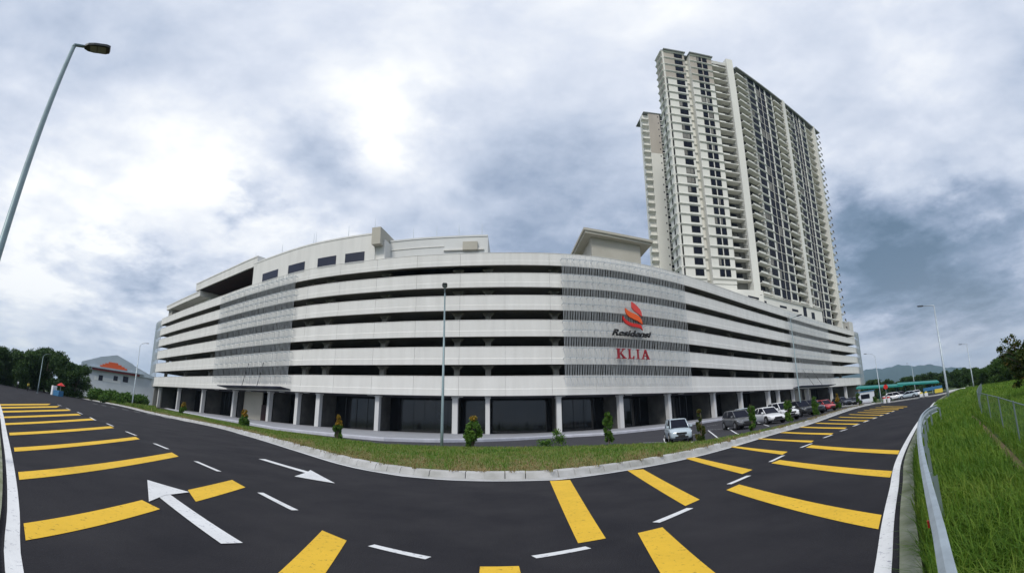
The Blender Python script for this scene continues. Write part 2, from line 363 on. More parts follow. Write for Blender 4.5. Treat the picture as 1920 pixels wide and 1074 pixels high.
# pair both edges by nearest progress: resample each side between the same anchors
def pair(A, B, n):
    ia = min(range(len(A)), key=lambda i: (A[i] - Vector((-.4, 13.2))).length); ib = min(range(len(B)), key=lambda i: (B[i] - Vector((-.2, 1.1))).length)
    return resample(A[:ia + 1], n)[:-1] + resample(A[ia:], n), resample(B[:ib + 1], n)[:-1] + resample(B[ib:], n)
RA, RB = pair(shift(INs, .0), shift(OUTs, .17), 200)
road = ground_strip(RA, RB, 18, 0.0, 'road', M['asphalt']); struct(road)
def paint_strip(P, w, name, m_, off=.007):
    return ground_strip(shift(P, -w / 2), shift(P, w / 2), 1, off, name, m_, road)
def paint_quad(q, name, m_, off=.007, seg=5, parent=None, world=False):
    a, b, c, d = q if world else [G(*p) for p in q]     # a->b one long side, d->c the other
    A = [a.lerp(b, i / seg) for i in range(seg + 1)]; B = [d.lerp(c, i / seg) for i in range(seg + 1)]
    return ground_strip(A, B, 2, off, name, m_, road if parent is None else parent)
ls = [i for i, p in enumerate(INs) if -96 < p.x < 62]
paint_strip(shift(INs, .09)[ls[0]:ls[-1]], .13, 'edge_line', M['white'])
lo = [i for i, p in enumerate(OUTs) if -60 < p.x < 36]
paint_strip(OUTs[lo[0]:lo[-1]], .15, 'edge_line', M['white'])
bars = [
 [(-25, 758), (95, 757), (90, 759.3), (-25, 760.7)], [(-25, 763.5), (112, 761.3), (106, 764), (-25, 766.3)], [(-20, 771), (128, 767.5), (133, 770), (-20, 774)],
 [(-10, 781.5), (146, 775.5), (152, 778.5), (-10, 784.5)], [(9, 793.5), (172, 784.5), (179, 787.5), (10, 797)], [(17, 811.5), (207, 799), (214, 802.5), (18, 816.5)],
 [(26, 839.5), (254, 819), (262, 823.5), (27, 847)], [(34, 885.5), (322, 848.5), (335, 856), (36, 900)],
 [(44, 982), (266, 938), (300, 955), (48, 1014)], [(352, 919), (435, 900), (460, 914), (367, 941)],
 [(604, 995), (650, 1014), (600, 1090), (505, 1090)], [(900, 1063), (973, 1062), (985, 1110), (895, 1110)],
 [(1031, 902), (1069, 900), (1136, 1010), (1084, 1019)], [(1176, 882), (1206, 880), (1312, 937), (1285, 949)], [(1283, 859), (1301, 857), (1411, 881), (1392, 889)],
 [(1364, 837.3), (1378, 836.5), (1477, 847), (1467, 852.5)], [(1416, 822.8), (1428, 822), (1526, 826.2), (1521, 829.8)], [(1460, 811.4), (1473, 810), (1563, 812.2), (1558, 815.4)],
 [(1497, 801.2), (1506, 800), (1588, 801.6), (1583, 804.2)], [(1527, 793.7), (1535, 792.7), (1610, 794.2), (1606, 796.2)], [(1551, 787.7), (1558, 786.9), (1628, 788.1), (1624, 789.7)],
 [(1571, 782.2), (1577, 781.5), (1643, 782.6), (1640, 784)], [(1590, 777.2), (1595, 776.6), (1657, 777.7), (1654, 778.9)], [(1606, 773), (1610, 772.5), (1668, 773.7), (1665, 774.8)],
 [(1618, 769.6), (1622, 769.2), (1677, 770.2), (1675, 771.2)], [(1629, 766.8), (1632, 766.4), (1686, 767.3), (1684, 768.2)], [(1640, 764), (1643, 763.7), (1695, 764.6), (1693, 765.4)],
 [(1651, 761.6), (1654, 761.3), (1702, 762.2), (1700, 762.9)],
 [(1196, 1000), (1242, 989), (1345, 1078), (1245, 1086)], [(1362, 919), (1386, 908.5), (1653, 966), (1647, 993)], [(1446, 868.5), (1462, 862.5), (1673, 883.5), (1669, 895.6)], [(1511, 839), (1521, 834.5), (1687, 844.8), (1684, 852)]]
for q in bars: paint_quad(q, 'yellow_bar', M['yellow'], seg=8)
dashes = [((367, 865), (411, 884), .13), ((488, 924), (553, 957), .13), ((696, 1023), (803, 1047), .13), ((289, 831.5), (315, 842), .13), ((236, 809), (255, 816.5), .13), ((200, 794), (212, 799), .13), ((169, 782.5), (179, 788), .13), ((145, 772.5), (154, 776.5), .13), ((124, 765), (132, 768), .13), ((108, 758.5), (115, 761), .13),
 ((1001, 1045), (1103, 1027), .13), ((1230, 980), (1294, 953), .13), ((1367, 908), (1404, 892), .13), ((1444, 866), (1469, 854), .13), ((1502, 839), (1522, 831.5), .13), ((1544.5, 821), (1560, 815.5), .14), ((1576, 808.5), (1588, 804.8), .15), ((1600, 799), (1611, 795.2), .16), ((1620, 791.5), (1628.5, 788.4), .17), ((1637, 785.2), (1644, 782.8), .17), ((1650, 780), (1656, 778), .18), ((1662, 776), (1667, 774.2), .18), ((1672, 772.3), (1677, 770.8), .18),
 ((337, 787.6), (354, 791), .16), ((305, 781.8), (320, 785), .16), ((275, 776), (290, 778.7), .16), ((251, 771.3), (263, 773.7), .16), ((229, 767), (240, 769.1), .17), ((209, 763), (217, 764.7), .18), ((190, 759.4), (199, 761.2), .18), ((175, 756.5), (183, 758), .18)]
for a, b, w in dashes:
    A, B = G(*a), G(*b); d = (B - A).normalized(); nrm = Vector((-d.y, d.x)) * w / 2
    paint_quad([A + nrm, B + nrm, B - nrm, A - nrm], 'lane_dash', M['white'], world=True)
def arrow(shaft0, shaft1, tip, bl, br, w, name='direction_arrow'):
    a, b, t, l, r_ = [G(*p) for p in (shaft0, shaft1, tip, bl, br)]
    d = (b - a).normalized(); nrm = Vector((-d.y, d.x)) * w / 2
    mb = MB(); P = []
    b2 = b + (b - a).normalized() * .12
    for i in range(9):
        c = a.lerp(b2, i / 8); P += [c + nrm, c - nrm]
    zo = 0.0; z = lambda p: (p.x, p.y, T(p.x, p.y) + .012 + zo)
    mb.add([z(p) for p in P], [(2 * i, 2 * i + 1, 2 * i + 3, 2 * i + 2) for i in range(8)])
    zo = .005; m1, m2, m3 = b, l.lerp(t, .5), r_.lerp(t, .5)
    mb.add([z(p) for p in (b + (b - a).normalized() * .0, l, t, r_)], [(0, 1, 2), (0, 2, 3)])
    o = mb.build(name, M['white'], road)
    for p in o.data.polygons: pass
    me = o.data; bm = bmesh.new(); bm.from_mesh(me)
    for f in bm.faces:
        if f.normal.z < 0: f.normal_flip()
    bm.to_mesh(me); bm.free(); return o
arrow((435, 1020), (308, 930), (276, 901), (279, 942), (355, 924), .28)
arrow((491, 861), (576, 886), (628, 907), (552, 894), (582, 882), .26)

# kerb between road and verge: gutter apron and kerb stones
kb = MB(); KP = INs[ls[0]:ls[-1]]
kb.sweep(KP, [(0.02, .018), (-.34, .012), (-.34, -.04), (0.02, -.04)], zf=T)
acc = resample(KP, int(sum((b - a).length for a, b in zip(KP, KP[1:])) / .3))
i = 0
while i < len(acc) - 3:
    a = acc[i:i + 3]; s = (a[1] - a[0]).normalized() * .012
    seg = [a[0] + s, a[1], a[2] - s]
    j = rnd.uniform(-.008, .008)
    kb.sweep(seg, [(-.34, .0), (-.40, .17 + j), (-.44, .205 + j), (-.60, .215 + j), (-.60, -.03)], zf=T)
    i += 2
kerb = struct(kb.build('kerb', M['kerb']))

# pavement edge, parking edge as functions of azimuth
V_px = [(300, 766), (343, 774), (400, 786), (456, 797), (510, 806), (600, 818), (640, 823), (720, 833), (835, 837), (1000, 838), (1100, 836), (1180, 833), (1300, 829), (1335, 825), (1400, 813), (1450, 803), (1500, 792), (1550, 780.5), (1600, 769), (1640, 758.5)]
W_px = [(300, 762), (354, 776), (447, 789), (510, 800), (614, 811), (717, 820), (827, 823), (911, 822), (1036, 816), (1131, 811), (1252, 799), (1356, 784), (1450, 773), (1530, 763), (1600, 755)]
PV = [G(*p, .15) for p in V_px]; PW = [G(*p, .30) for p in W_px]
def pol(P): return [math.degrees(math.atan2(p.x, p.y)) for p in P], [p.length for p in P]
va, vr = pol(PV); wa, wr = pol(PW)
vr = [min(r, 110) for r in vr]; wr = [min(r, 150) for r in wr]
F0 = [(-112, 103.5), (-103, 98.2), (-97.8, 94.6), (-80, 85.4), (-59, 75.4), (-47.2, 69.9), (-32.8, 64.4), (-17.9, 62), (-8.9, 61.5), (1.2, 61.5), (9, 62.1), (17, 64.1), (29.3, 69.6), (50.4, 82.5), (66.6, 92.2), (90.6, 106), (119.8, 121.8), (128.5, 126.5)]
FS = smooth(F0, 1.6); FA = [math.degrees(math.atan2(p.x, p.y)) for p in FS]; FN = normals(FS)
def fac(azd, off=0.0):
    x = np.interp(azd, FA, [p.x for p in FS]); y = np.interp(azd, FA, [p.y for p in FS])
    nx = np.interp(azd, FA, [q.x for q in FN]); ny = np.interp(azd, FA, [q.y for q in FN])
    q = Vector((nx, ny)).normalized(); return Vector((x, y)) + q * off, q
def rF(a): return fac(a)[0].length
def rV(a): return float(np.interp(a, va, vr))
def rW(a): return max(float(np.interp(a, wa, wr)), rV(a) + .6)
A_rng = np.arange(-45.6, 45.61, .6)
inner_az, inner_r = pol(shift(INs, -.58))
o_ = np.argsort(inner_az); inner_az = np.array(inner_az)[o_]; inner_r = np.array(inner_r)[o_]
def rK(a): return float(np.interp(a, inner_az, inner_r))
VA = [polar(a, rK(a)) for a in A_rng]; VB = [polar(a, max(rV(a), rK(a) + .3)) for a in A_rng]
verge = struct(ground_strip(VA, VB, 10, .13, 'verge_soil', M['soil'], crown=.06))
WB = [polar(a, rW(a)) for a in A_rng]
lot = struct(ground_strip([polar(a, max(rV(a), rK(a) + .3) - .2) for a in A_rng], [polar(a, rW(a) + .3) for a in A_rng], 12, .0, 'parking_lot', M['parking']))
pw = MB(); prw = []
PK = [polar(a, rW(a)) for a in A_rng]
pw.sweep(PK, [(0, -.05), (0, .22), (-.05, .30), (-.45, .30), (-.45, -.05)], zf=T)
pv_edge = struct(pw.build('pavement_kerb', M['pave_edge']))
pavement = struct(ground_strip([polar(a, rW(a) + .4) for a in A_rng], [fac(a, -9)[0] if rF(a) > rW(a) else polar(a, rW(a) + 6) for a in A_rng], 14, .29, 'pavement', M['pave']))

# ------------------------------------------------------------------ car park building
cp = thing('car_park_building', 'long curved grey white multi storey car park with six banded parapets over ground floor shops', 'car park')
BANDS = [(5.35, 8.0), (9.5, 11.95), (13.3, 15.6), (16.95, 19.05), (20.2, 22.25), (23.4, 25.25)]
sub = [p for p in FS if p.x > -98.5 and p.x < 121]
allp = [p for p in FS]
Ltot = 0
def panels(P, L=6.4, gap=.03):
    n = int(sum((b - a).length for a, b in zip(P, P[1:])) / L); Q = resample(P, n * 6 + 1)
    for i in range(n):
        seg = [q.copy() for q in Q[i * 6:i * 6 + 7]]
        d = (seg[1] - seg[0]).normalized(); seg[0] += d * gap / 2; d = (seg[-1] - seg[-2]).normalized(); seg[-1] -= d * gap / 2
        yield seg
for bi, (z0, z1) in enumerate(BANDS):
    mb = MB(); h = z1 - z0
    for seg in panels(sub):
        mb.sweep(seg, [(-.22, z0), (.05, z0), (.05, z0 + h * .33), (0, z0 + h * .36), (0, z1 - .06), (.04, z1 - .06), (.04, z1), (-.22, z1)])
    mb.sweep(sub, [(-.26, z0 + .05), (-.235, z0 + .05), (-.235, z1 - .05), (-.26, z1 - .05)])
    mb.build('parapet', M['podium'], cp)
# floor slabs, dark inside
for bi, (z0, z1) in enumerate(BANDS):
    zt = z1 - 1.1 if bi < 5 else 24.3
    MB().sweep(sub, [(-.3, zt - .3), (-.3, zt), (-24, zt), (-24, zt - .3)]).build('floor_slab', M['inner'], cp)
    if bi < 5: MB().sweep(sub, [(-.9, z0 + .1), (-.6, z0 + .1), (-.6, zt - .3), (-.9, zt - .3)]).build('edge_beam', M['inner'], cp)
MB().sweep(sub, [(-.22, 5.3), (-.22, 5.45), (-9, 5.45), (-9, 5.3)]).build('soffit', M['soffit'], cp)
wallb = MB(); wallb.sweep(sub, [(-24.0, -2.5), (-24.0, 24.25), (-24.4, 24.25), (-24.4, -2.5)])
for e in (0, -1):
    p = sub[e]; q = normals(sub)[e]; d = Vector((-q.y, q.x)); ps = [p - q * .4, p - q * 24]
    a, b = ps; w = d * (.15 if e == 0 else -.15)
    wallb.prism([a - w, b - w, b + w, a + w], -2.5, 5.3)
    for z0, z1 in BANDS: wallb.prism([a - w, b - w, b + w, a + w], z0, z1)
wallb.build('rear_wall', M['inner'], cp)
pill = [(287, 8), (323, 8), (368.5, 9), (427, 10), (493.5, 11), (547, 12), (588, 14), (701.5, 13), (851, 16.5), (913.5, 13), (1051, 14), (1172, 14), (1264.5, 11), (1350, 10.5), (1401, 10), (1452.5, 13), (1471, 8), (1499, 6), (1526, 4), (1570, 6), (1597, 8)]
pa = [math.degrees(AE(x, 770)[0]) for x, w in pill]
for (x, w), a in zip(pill, pa):
    p, q = fac(a, -1.3); d = Vector((-q.y, q.x)); zb = T(p.x, p.y) + .25
    view = p.normalized(); wid = w / SXP * p.length * .62
    mb = MB(); Mx = Matrix.Translation((p.x, p.y, 0)) @ Matrix(((d.x, q.x, 0, 0), (d.y, q.y, 0, 0), (0, 0, 1, 0), (0, 0, 0, 1)))
    mb.box(-wid / 2, wid / 2, -.4, .4, zb, 5.31, 0, Mx); mb.box(-wid / 2 - .1, wid / 2 + .1, -.5, .5, 5.05, 5.305, 0, Mx)
    mb.build('pillar', M['pillar'], cp)
    for z0, z1 in BANDS[:5]:
        mb = MB(); zc = z1 - 1.1; zn = BANDS[[b[0] for b in BANDS].index(z0) + 1][0] + .1
        mb.box(-.4, .4, -.4 - 1.2, .4 - 1.2, zc, zn, 0, Mx)
        mb.add([Mx @ Vector(v) for v in [(-.4, -.8, zn - .5), (.4, -.8, zn - .5), (.9, -.8, zn), (-.9, -.8, zn), (-.4, -1.6, zn - .5), (.4, -1.6, zn - .5), (.9, -1.6, zn), (-.9, -1.6, zn)]],
               [(0, 1, 2, 3), (4, 7, 6, 5), (0, 4, 5, 1), (1, 5, 6, 2), (2, 6, 7, 3), (3, 7, 4, 0)])
        mb.build('column', M['inner'], cp)
# shop fronts between pillars
solid = {(427, 493.5): (432, 465), (1499, 1526): (1513, 1541)}
for k in range(len(pa) - 1):
    a0, a1 = pa[k], pa[k + 1]
    P = [fac(a0 + (a1 - a0) * t, -6.0)[0] for t in np.linspace(0, 1, 7)]
    zb = min(T(p.x, p.y) for p in P) + .2
    MB().sweep(P, [(0, zb), (0, 5.3), (-.06, 5.3), (-.06, zb)]).build('shop_window', M['shopglass'], cp)
    fr = MB(); Lb = (P[-1] - P[0]).length; nm = max(2, int(Lb / 1.7))
    for i in range(nm + 1):
        a = a0 + (a1 - a0) * i / nm; p, q = fac(a, -5.93); fr.prism([p + Vector((-.03, -.05)), p + Vector((.03, -.05)), p + Vector((.03, .04)), p + Vector((-.03, .04))], zb, 5.3)
    PF = shift(P, .07)
    for zz in (zb + .15, zb + 2.5, 5.1): fr.sweep(PF, [(0, zz), (0, zz + .07), (-.05, zz + .07), (-.05, zz)])
    fr.build('shop_frame', M['shopglass'], cp)
    # deep interior partition walls read as pillar sides
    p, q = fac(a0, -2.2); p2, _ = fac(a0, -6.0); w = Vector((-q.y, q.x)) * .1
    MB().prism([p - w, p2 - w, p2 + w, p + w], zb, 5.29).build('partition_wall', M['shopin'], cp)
for x0, x1 in ((432, 466), (1513, 1541)):
    P = [fac(math.degrees(AE(x0 + (x1 - x0) * t, 760)[0]), -3.0)[0] for t in np.linspace(0, 1, 5)]
    MB().sweep(P, [(0, -1.6), (0, 5.29), (-.2, 5.29), (-.2, -1.6)]).build('stair_wall', M['beige'], cp)
    aR = math.degrees(AE(x1 + 5, 760)[0]); p, q = fac(aR, -3.0); d = Vector((-q.y, q.x))
    MB().prism([p - d * .9 + q * .05, p - d * .9 - q * .05, p + d * .9 - q * .05, p + d * .9 + q * .05], T(p.x, p.y) + .25, 3.0).build('red_door', M['brown'], cp)
# soffit lights
for x in (348, 398, 457, 520, 567, 690, 860, 1056, 1185, 1285, 1418, 1466):
    p, q = fac(math.degrees(AE(x, 745)[0]), -.9)
    MB().prism([p + Vector((-.5, -.15)), p + Vector((.5, -.15)), p + Vector((.5, .15)), p + Vector((-.5, .15))], 5.2, 5.295).build('downlight', M['podium_trim'], cp)
# glass rain canopies hung on rods over two entrances
for x0, x1, sc_ in ((425, 545, 1), (1488, 1556, 1)):
    a0, a1 = [math.degrees(AE(x, 737)[0]) for x in (x0, x1)]
    P = [fac(a0 + (a1 - a0) * t, 0)[0] for t in np.linspace(0, 1, 8)]
    c = MB().sweep(P, [(.1, 5.55), (2.4, 5.75), (2.4, 5.9), (.1, 5.7)]).build('canopy', M['navy'], cp)
    for t in (.38, .62):
        rod = MB()
        p, q = fac(a0 + (a1 - a0) * t, 0); e = p + q * 2.2; b = p + q * .15; d = Vector((q.y, -q.x)) * -1.5
        rod.tube([(e.x, e.y, 5.85), (b.x + d.x * -1, b.y + d.y * -1, 10.2)], .05, 6)
        rod.build('tie_rod', M['black'], c)
# vertical fin screens
def screen(x0, x1, n, z0, z1, off=.95, m_=None, w=.021, rails=True):
    s_ = MB(); a0, a1 = [math.degrees(AE(x, 640)[0]) for x in (x0, x1)]
    for i in range(n):
        t = (i + rnd.uniform(-.12, .12)) / (n - 1); a = a0 + (a1 - a0) * t; p, q = fac(a, off); d = Vector((-q.y, q.x)) * w; e = q * .05
        s_.prism([p - d, p + d, p + d + e, p - d + e], z0 + rnd.choice([0, 0, 0, .25]), z1 - rnd.choice([0, 0, .3, .5]))
    o = s_.build('fin_screen', m_ or M['fin'], cp)
    if rails:
        r_ = MB(); P = [fac(a0 + (a1 - a0) * t, off - .1)[0] for t in np.linspace(0, 1, 14)]
        for zb0, zb1 in BANDS:
            for z in (zb0 + .75, zb1 - .35):
                if z0 < z < z1: r_.sweep(P, [(0, z), (0, z + .06), (-.06, z + .06), (-.06, z)])
        for i in range(0, n, 4):
            a = a0 + (a1 - a0) * i / (n - 1); p, q = fac(a, 0); d = Vector((-q.y, q.x)) * .03
            for zb0, zb1 in BANDS:
                for z in (zb0 + .75, zb1 - .35):
                    if z0 < z < z1: r_.prism([p - d, p + d, p + d + q * (off - .1), p - d + q * (off - .1)], z - .01, z + .05)
        r_.build('screen_rail', M['galv'], o)
    return o
screen(414, 552, 62, 6.4, 24.6); screen(1055, 1282, 78, 6.4, 24.7); screen(1476, 1549, 46, 6.4, 24.7)
# end screens of pale mesh louvres
def end_screen(P, inward):
    lv = MB()
    for z in np.arange(6.0, 25.0, .42): lv.sweep(P, [(0, z), (0, z + .16), (-.05, z + .16), (-.05, z)])
    for p in resample(P, 9): lv.prism([p + Vector((-.05, -.05)), p + Vector((.05, -.05)), p + Vector((.05, .05)), p + Vector((-.05, .05))], 5.4, 25.1)
    o = lv.build('end_screen', M['mesh_panel'], cp)
    for z0, z1 in BANDS: MB().sweep(shift(P, -.5), [(0, z0), (0, z1), (-.2, z1), (-.2, z0)]).build('end_parapet', M['podium'], cp)
end_screen([Vector(p) for p in ((-106.2, 100.5), (-104.0, 98.6), (-101, 96.5), (-98.0, 95.2))], 1)
end_screen([Vector(p) for p in ((120.4, 121.8), (123, 123.3), (125.6, 125.2), (127.8, 127.8))], -1)

# roof structures of the car park
def fac_block(x0, x1, ypx, off, depth, z0, z1, name, m_, lip=0.0, n=12):
    a0, a1 = [math.degrees(AE(x, ypx)[0]) for x in (x0, x1)]
    P = [fac(a0 + (a1 - a0) * t, off)[0] for t in np.linspace(0, 1, n)]
    prof = [(0, z0), (0, z1 - .25), (lip, z1 - .25), (lip, z1), (-depth, z1), (-depth, z0)] if lip else [(0, z0), (0, z1), (-depth, z1), (-depth, z0)]
    return MB().sweep(P, prof).build(name, m_, cp), (a0, a1)
fac_block(479, 703, 470, -.03, 9, 24.1, 29.65, 'roof_block', M['podium'], .08, 20)
fac_block(703, 719, 440, 1.1, 9, 27.3, 30.0, 'roof_block', M['beige'], 0, 3)
fac_block(700, 722, 440, -.2, 9, 24.1, 28.4, 'roof_block', M['podium'], 0, 3)
fac_block(719, 913, 450, -2.6, 9, 24.0, 29.1, 'roof_block', M['podium_trim'], .1, 14)
fac_block(720, 827, 460, -2.5, .3, 27.4, 27.55, 'roof_ledge', M['podium'], 0, 8)
fac_block(826, 905, 470, -2.3, .4, 26.7, 26.95, 'roof_ledge', M['podium'], 0, 8)
fac_block(864, 893, 465, -2.0, .7, 26.6, 27.9, 'roof_box', M['beige'], 0, 3)
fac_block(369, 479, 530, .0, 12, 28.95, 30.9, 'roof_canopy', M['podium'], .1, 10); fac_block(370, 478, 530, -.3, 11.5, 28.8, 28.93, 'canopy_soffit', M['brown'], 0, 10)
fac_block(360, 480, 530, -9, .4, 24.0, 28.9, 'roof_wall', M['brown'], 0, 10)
fac_block(312, 371, 575, -.2, 10, 27.4, 28.7, 'roof_canopy', M['podium'], .1, 8)
fac_block(345, 372, 575, -3, 3, 24.2, 27.4, 'roof_wall', M['podium'], 0, 4)
fac_block(312, 318, 575, -1, 5, 24.2, 27.4, 'roof_wall', M['inner'], 0, 3)
for x0, x1 in ((494, 522), (541, 571), (595, 629), (646, 682)):
    a0, a1 = [math.degrees(AE(x, 500)[0]) for x in (x0, x1)]; P = [fac(a0 + (a1 - a0) * t, .02)[0] for t in np.linspace(0, 1, 4)]
    w_ = MB().sweep(P, [(0, 25.15), (0, 26.75), (-.1, 26.75), (-.1, 25.15)]).build('roof_window', M['navy'], cp)
    MB().sweep(P, [(.05, 25.03), (.05, 25.12), (-.1, 25.12), (-.1, 25.03)]).build('sill', M['podium_trim'], w_)
for x, o_f, z in ((479, -.5, 29.9), (527, -.5, 29.6), (585, -.5, 29.6), (589, -.5, 29.6), (650, -.5, 29.6), (702, 0, 29.9), (763, -3, 29), (811, -3, 29), (855, -3, 29), (901, -3, 29)):
    p, q = fac(math.degrees(AE(x, 450)[0]), o_f); MB().tube([(p.x, p.y, z - .1), (p.x, p.y, z + .9), (p.x, p.y, z + 2.1)], [.06, .045, .02], 6).build('lightning_rod', M['galv'], cp)
# stair hut with an overhanging flat roof
c0 = Vector((13.0, 73.9)); cR = Vector((27.6, 78.6)); cL = Vector((12.2, 90)); c3 = cR + (cL - c0)
hz = 34.9
MB().prism([c0, cR, c3, cL], hz - .45, hz).build('hut_roof', M['beige'], cp)
MB().prism([c0 + Vector((.3, .3)), cR + Vector((-.3, .3)), c3, cL + Vector((.3, 0))], hz - .9, hz - .45).build('hut_soffit', M['beige'], cp)
e1 = (cR - c0).normalized(); e2 = (cL - c0).normalized()
w0 = c0 + e1 * 1.9 + e2 * 1.6; w1 = cR - e1 * 2.6 + e2 * 1.6; MB().prism([w0, w1, w1 + e2 * 11, w0 + e2 * 11], 24.2, hz - .9).build('hut_wall', M['beige'], cp)

# wall sign on the middle fin screen: emblem and two lines of lettering
sp0, q0 = fac(math.degrees(AE(1146, 650)[0]), 1.25); sp1, q1 = fac(math.degrees(AE(1224, 650)[0]), 1.25)
se = (sp1 - sp0).normalized(); sn = Vector((se.y, -se.x))
sign = thing('building_sign', 'red and orange flame emblem above black Residensi and red KLIA lettering on the fin screen', 'sign', (sp0.x, sp0.y, 0))
def on_sign(u, z, out=0.0):
    p = se * u + sn * out; return (p.x, p.y, z)
def z7(x, y): return 1120 + x / 7.161, 550 + y / 7.161
def flame(pts, m_, out):
    uv = [onwall(sp0, sp1, *z7(*p)) for p in pts]; n_ = len(uv)
    vs = [on_sign(u, z, out) for u, z in uv] + [on_sign(u, z, out - .22) for u, z in uv]
    MB().add(vs, [tuple(range(n_)), tuple(range(2 * n_ - 1, n_ - 1, -1))] + [(i, (i + 1) % n_, n_ + (i + 1) % n_, n_ + i) for i in range(n_)]).build('flame', m_, sign)
flame([(463, 112), (500, 138), (540, 175), (575, 215), (594, 255), (602, 310), (585, 300), (545, 268), (505, 240), (480, 215), (464, 180)], M['redpink'], .0)
flame([(376, 196), (410, 228), (460, 258), (520, 282), (570, 318), (596, 360), (608, 418), (585, 400), (540, 368), (480, 342), (430, 315), (395, 280), (380, 245)], M['orange'], .05)
flame([(346, 300), (375, 345), (420, 380), (480, 400), (545, 412), (590, 425), (600, 455), (612, 495), (585, 470), (540, 455), (480, 445), (420, 425), (375, 395), (350, 355)], M['red'], .02)
def lettering(body, u0, u1, z0, z1, m_, shear=0.0, bold=0.0, name='lettering'):
    cu = bpy.data.curves.new(name, 'FONT'); cu.body = body; cu.extrude = .0; cu.shear = shear; cu.offset = bold; cu.size = 1
    ob = bpy.data.objects.new(name, cu); COL.objects.link(ob); bpy.context.view_layer.update()
    me = bpy.data.meshes.new_from_object(ob.evaluated_get(bpy.context.evaluated_depsgraph_get())); bpy.data.objects.remove(ob)
    bm = bmesh.new(); bm.from_mesh(me); r = bmesh.ops.extrude_face_region(bm, geom=bm.faces[:])
    bmesh.ops.translate(bm, verts=[e for e in r['geom'] if isinstance(e, bmesh.types.BMVert)], vec=(0, 0, 1))
    xs = [v.co.x for v in bm.verts]; ys = [v.co.y for v in bm.verts]; a, b, c, d = min(xs), max(xs), min(ys), max(ys)
    for v in bm.verts:
        u = u0 + (v.co.x - a) / (b - a) * (u1 - u0); z = z0 + (v.co.y - c) / (d - c) * (z1 - z0); v.co = on_sign(u, z, .1 if v.co.z > .5 else -.15)
    bmesh.ops.recalc_face_normals(bm, faces=bm.faces); bm.to_mesh(me); bm.free(); me.materials.clear(); me.materials.append(m_)
    o = bpy.data.objects.new(name, me); COL.objects.link(o); o.parent = sign; return o
ua, za = onwall(sp0, sp1, *z7(202, 588)); ub, zb_ = onwall(sp0, sp1, *z7(724, 545)); uc, zc = onwall(sp0, sp1, *z7(205, 502))
lettering('Residensi', ua, ub, za + .3, zc + .3, M['letter'], .35, .018)
ua, za = onwall(sp0, sp1, *z7(262, 872)); ub, zb_ = onwall(sp0, sp1, *z7(702, 885)); uc, zc = onwall(sp0, sp1, *z7(262, 738))
kl = MB(); wT = ub - ua; hT = zc - za
def glyph(polys, x0, w):
    for P in polys:
        n_ = len(P); vs = [on_sign(ua + (x0 + p[0] * w) * wT, za + p[1] * hT, .12) for p in P] + [on_sign(ua + (x0 + p[0] * w) * wT, za + p[1] * hT, -.12) for p in P]
        kl.add(vs, [tuple(range(n_)), tuple(range(2 * n_ - 1, n_ - 1, -1))] + [(i, (i + 1) % n_, n_ + (i + 1) % n_, n_ + i) for i in range(n_)])
def rc(a, b, c, d): return [(a, c), (b, c), (b, d), (a, d)]
glyph([rc(.0, .42, 0, .08), rc(.0, .42, .92, 1), rc(.12, .30, .08, .92), [(.30, .42), (.42, .50), (.82, .92), (.70, .92)], [(.38, .52), (.50, .58), (.95, .08), (.74, .08)], rc(.62, 1.05, 0, .08), rc(.60, .95, .92, 1)], 0, .27)
glyph([rc(.0, .9, 0, .08), rc(.0, .5, .92, 1), rc(.14, .36, .08, .92), [(.80, .08), (.98, .0), (1.0, .30), (.92, .30)]], .345, .17)
glyph([rc(.0, 1, 0, .08), rc(.0, 1, .92, 1), rc(.33, .67, .08, .92)], .60, .085)
glyph([rc(.0, .32, 0, .08), rc(.62, 1.05, 0, .08), [(.1, .08), (.2, .08), (.52, .86), (.45, 1.0)], [(.45, 1.0), (.52, .70), (.72, .08), (.95, .08), (.58, 1.0)], rc(.24, .74, .30, .38)], .755, .24)
kl.build('lettering', M['redletter'], sign)

# ------------------------------------------------------------------ apartment towers
FH = 3.13; Z0T = 37.5
L_ = Vector((46.0, 108.5)); PY = Vector((69.4, 108.5)); EN = Vector((130.5, 134.8))
tw = thing('apartment_tower', 'tall cream white apartment tower of stacked bay windows and balconies rising behind the car park', 'tower')
def wallM(P, Q):                                  # local frame: x along, y outwards (towards the street), z up
    d = (Q - P).normalized(); q = Vector((d.y, -d.x))
    return Matrix(((d.x, q.x, 0, P.x), (d.y, q.y, 0, P.y), (0, 0, 1, 0), (0, 0, 0, 1)))
ML = wallM(L_, PY); MR = wallM(PY, EN); lenR = (EN - PY).length
ZTOP = Z0T + 26 * FH
def lwx(px): return math.tan(AE(px, 483)[0] + R(np.interp(px, [1275, 1407], [.4, 1.0]))) * L_.y - L_.x
def emit_many(lst, name, mats, parent, cap=96):
    lst = sorted(lst, key=lambda t: t[1], reverse=False)
    for mb, _ in lst[:cap]: mb.build(name, mats, parent)
    if len(lst) > cap:
        big = MB()
        for mb, _ in lst[cap:]:
            o = len(big.v); big.v += mb.v; big.f += [tuple(i + o for i in f) for f in mb.f]; big.mi += mb.mi
        big.build(name, mats, parent)['kind'] = 'stuff'
windows = []; balconies = []
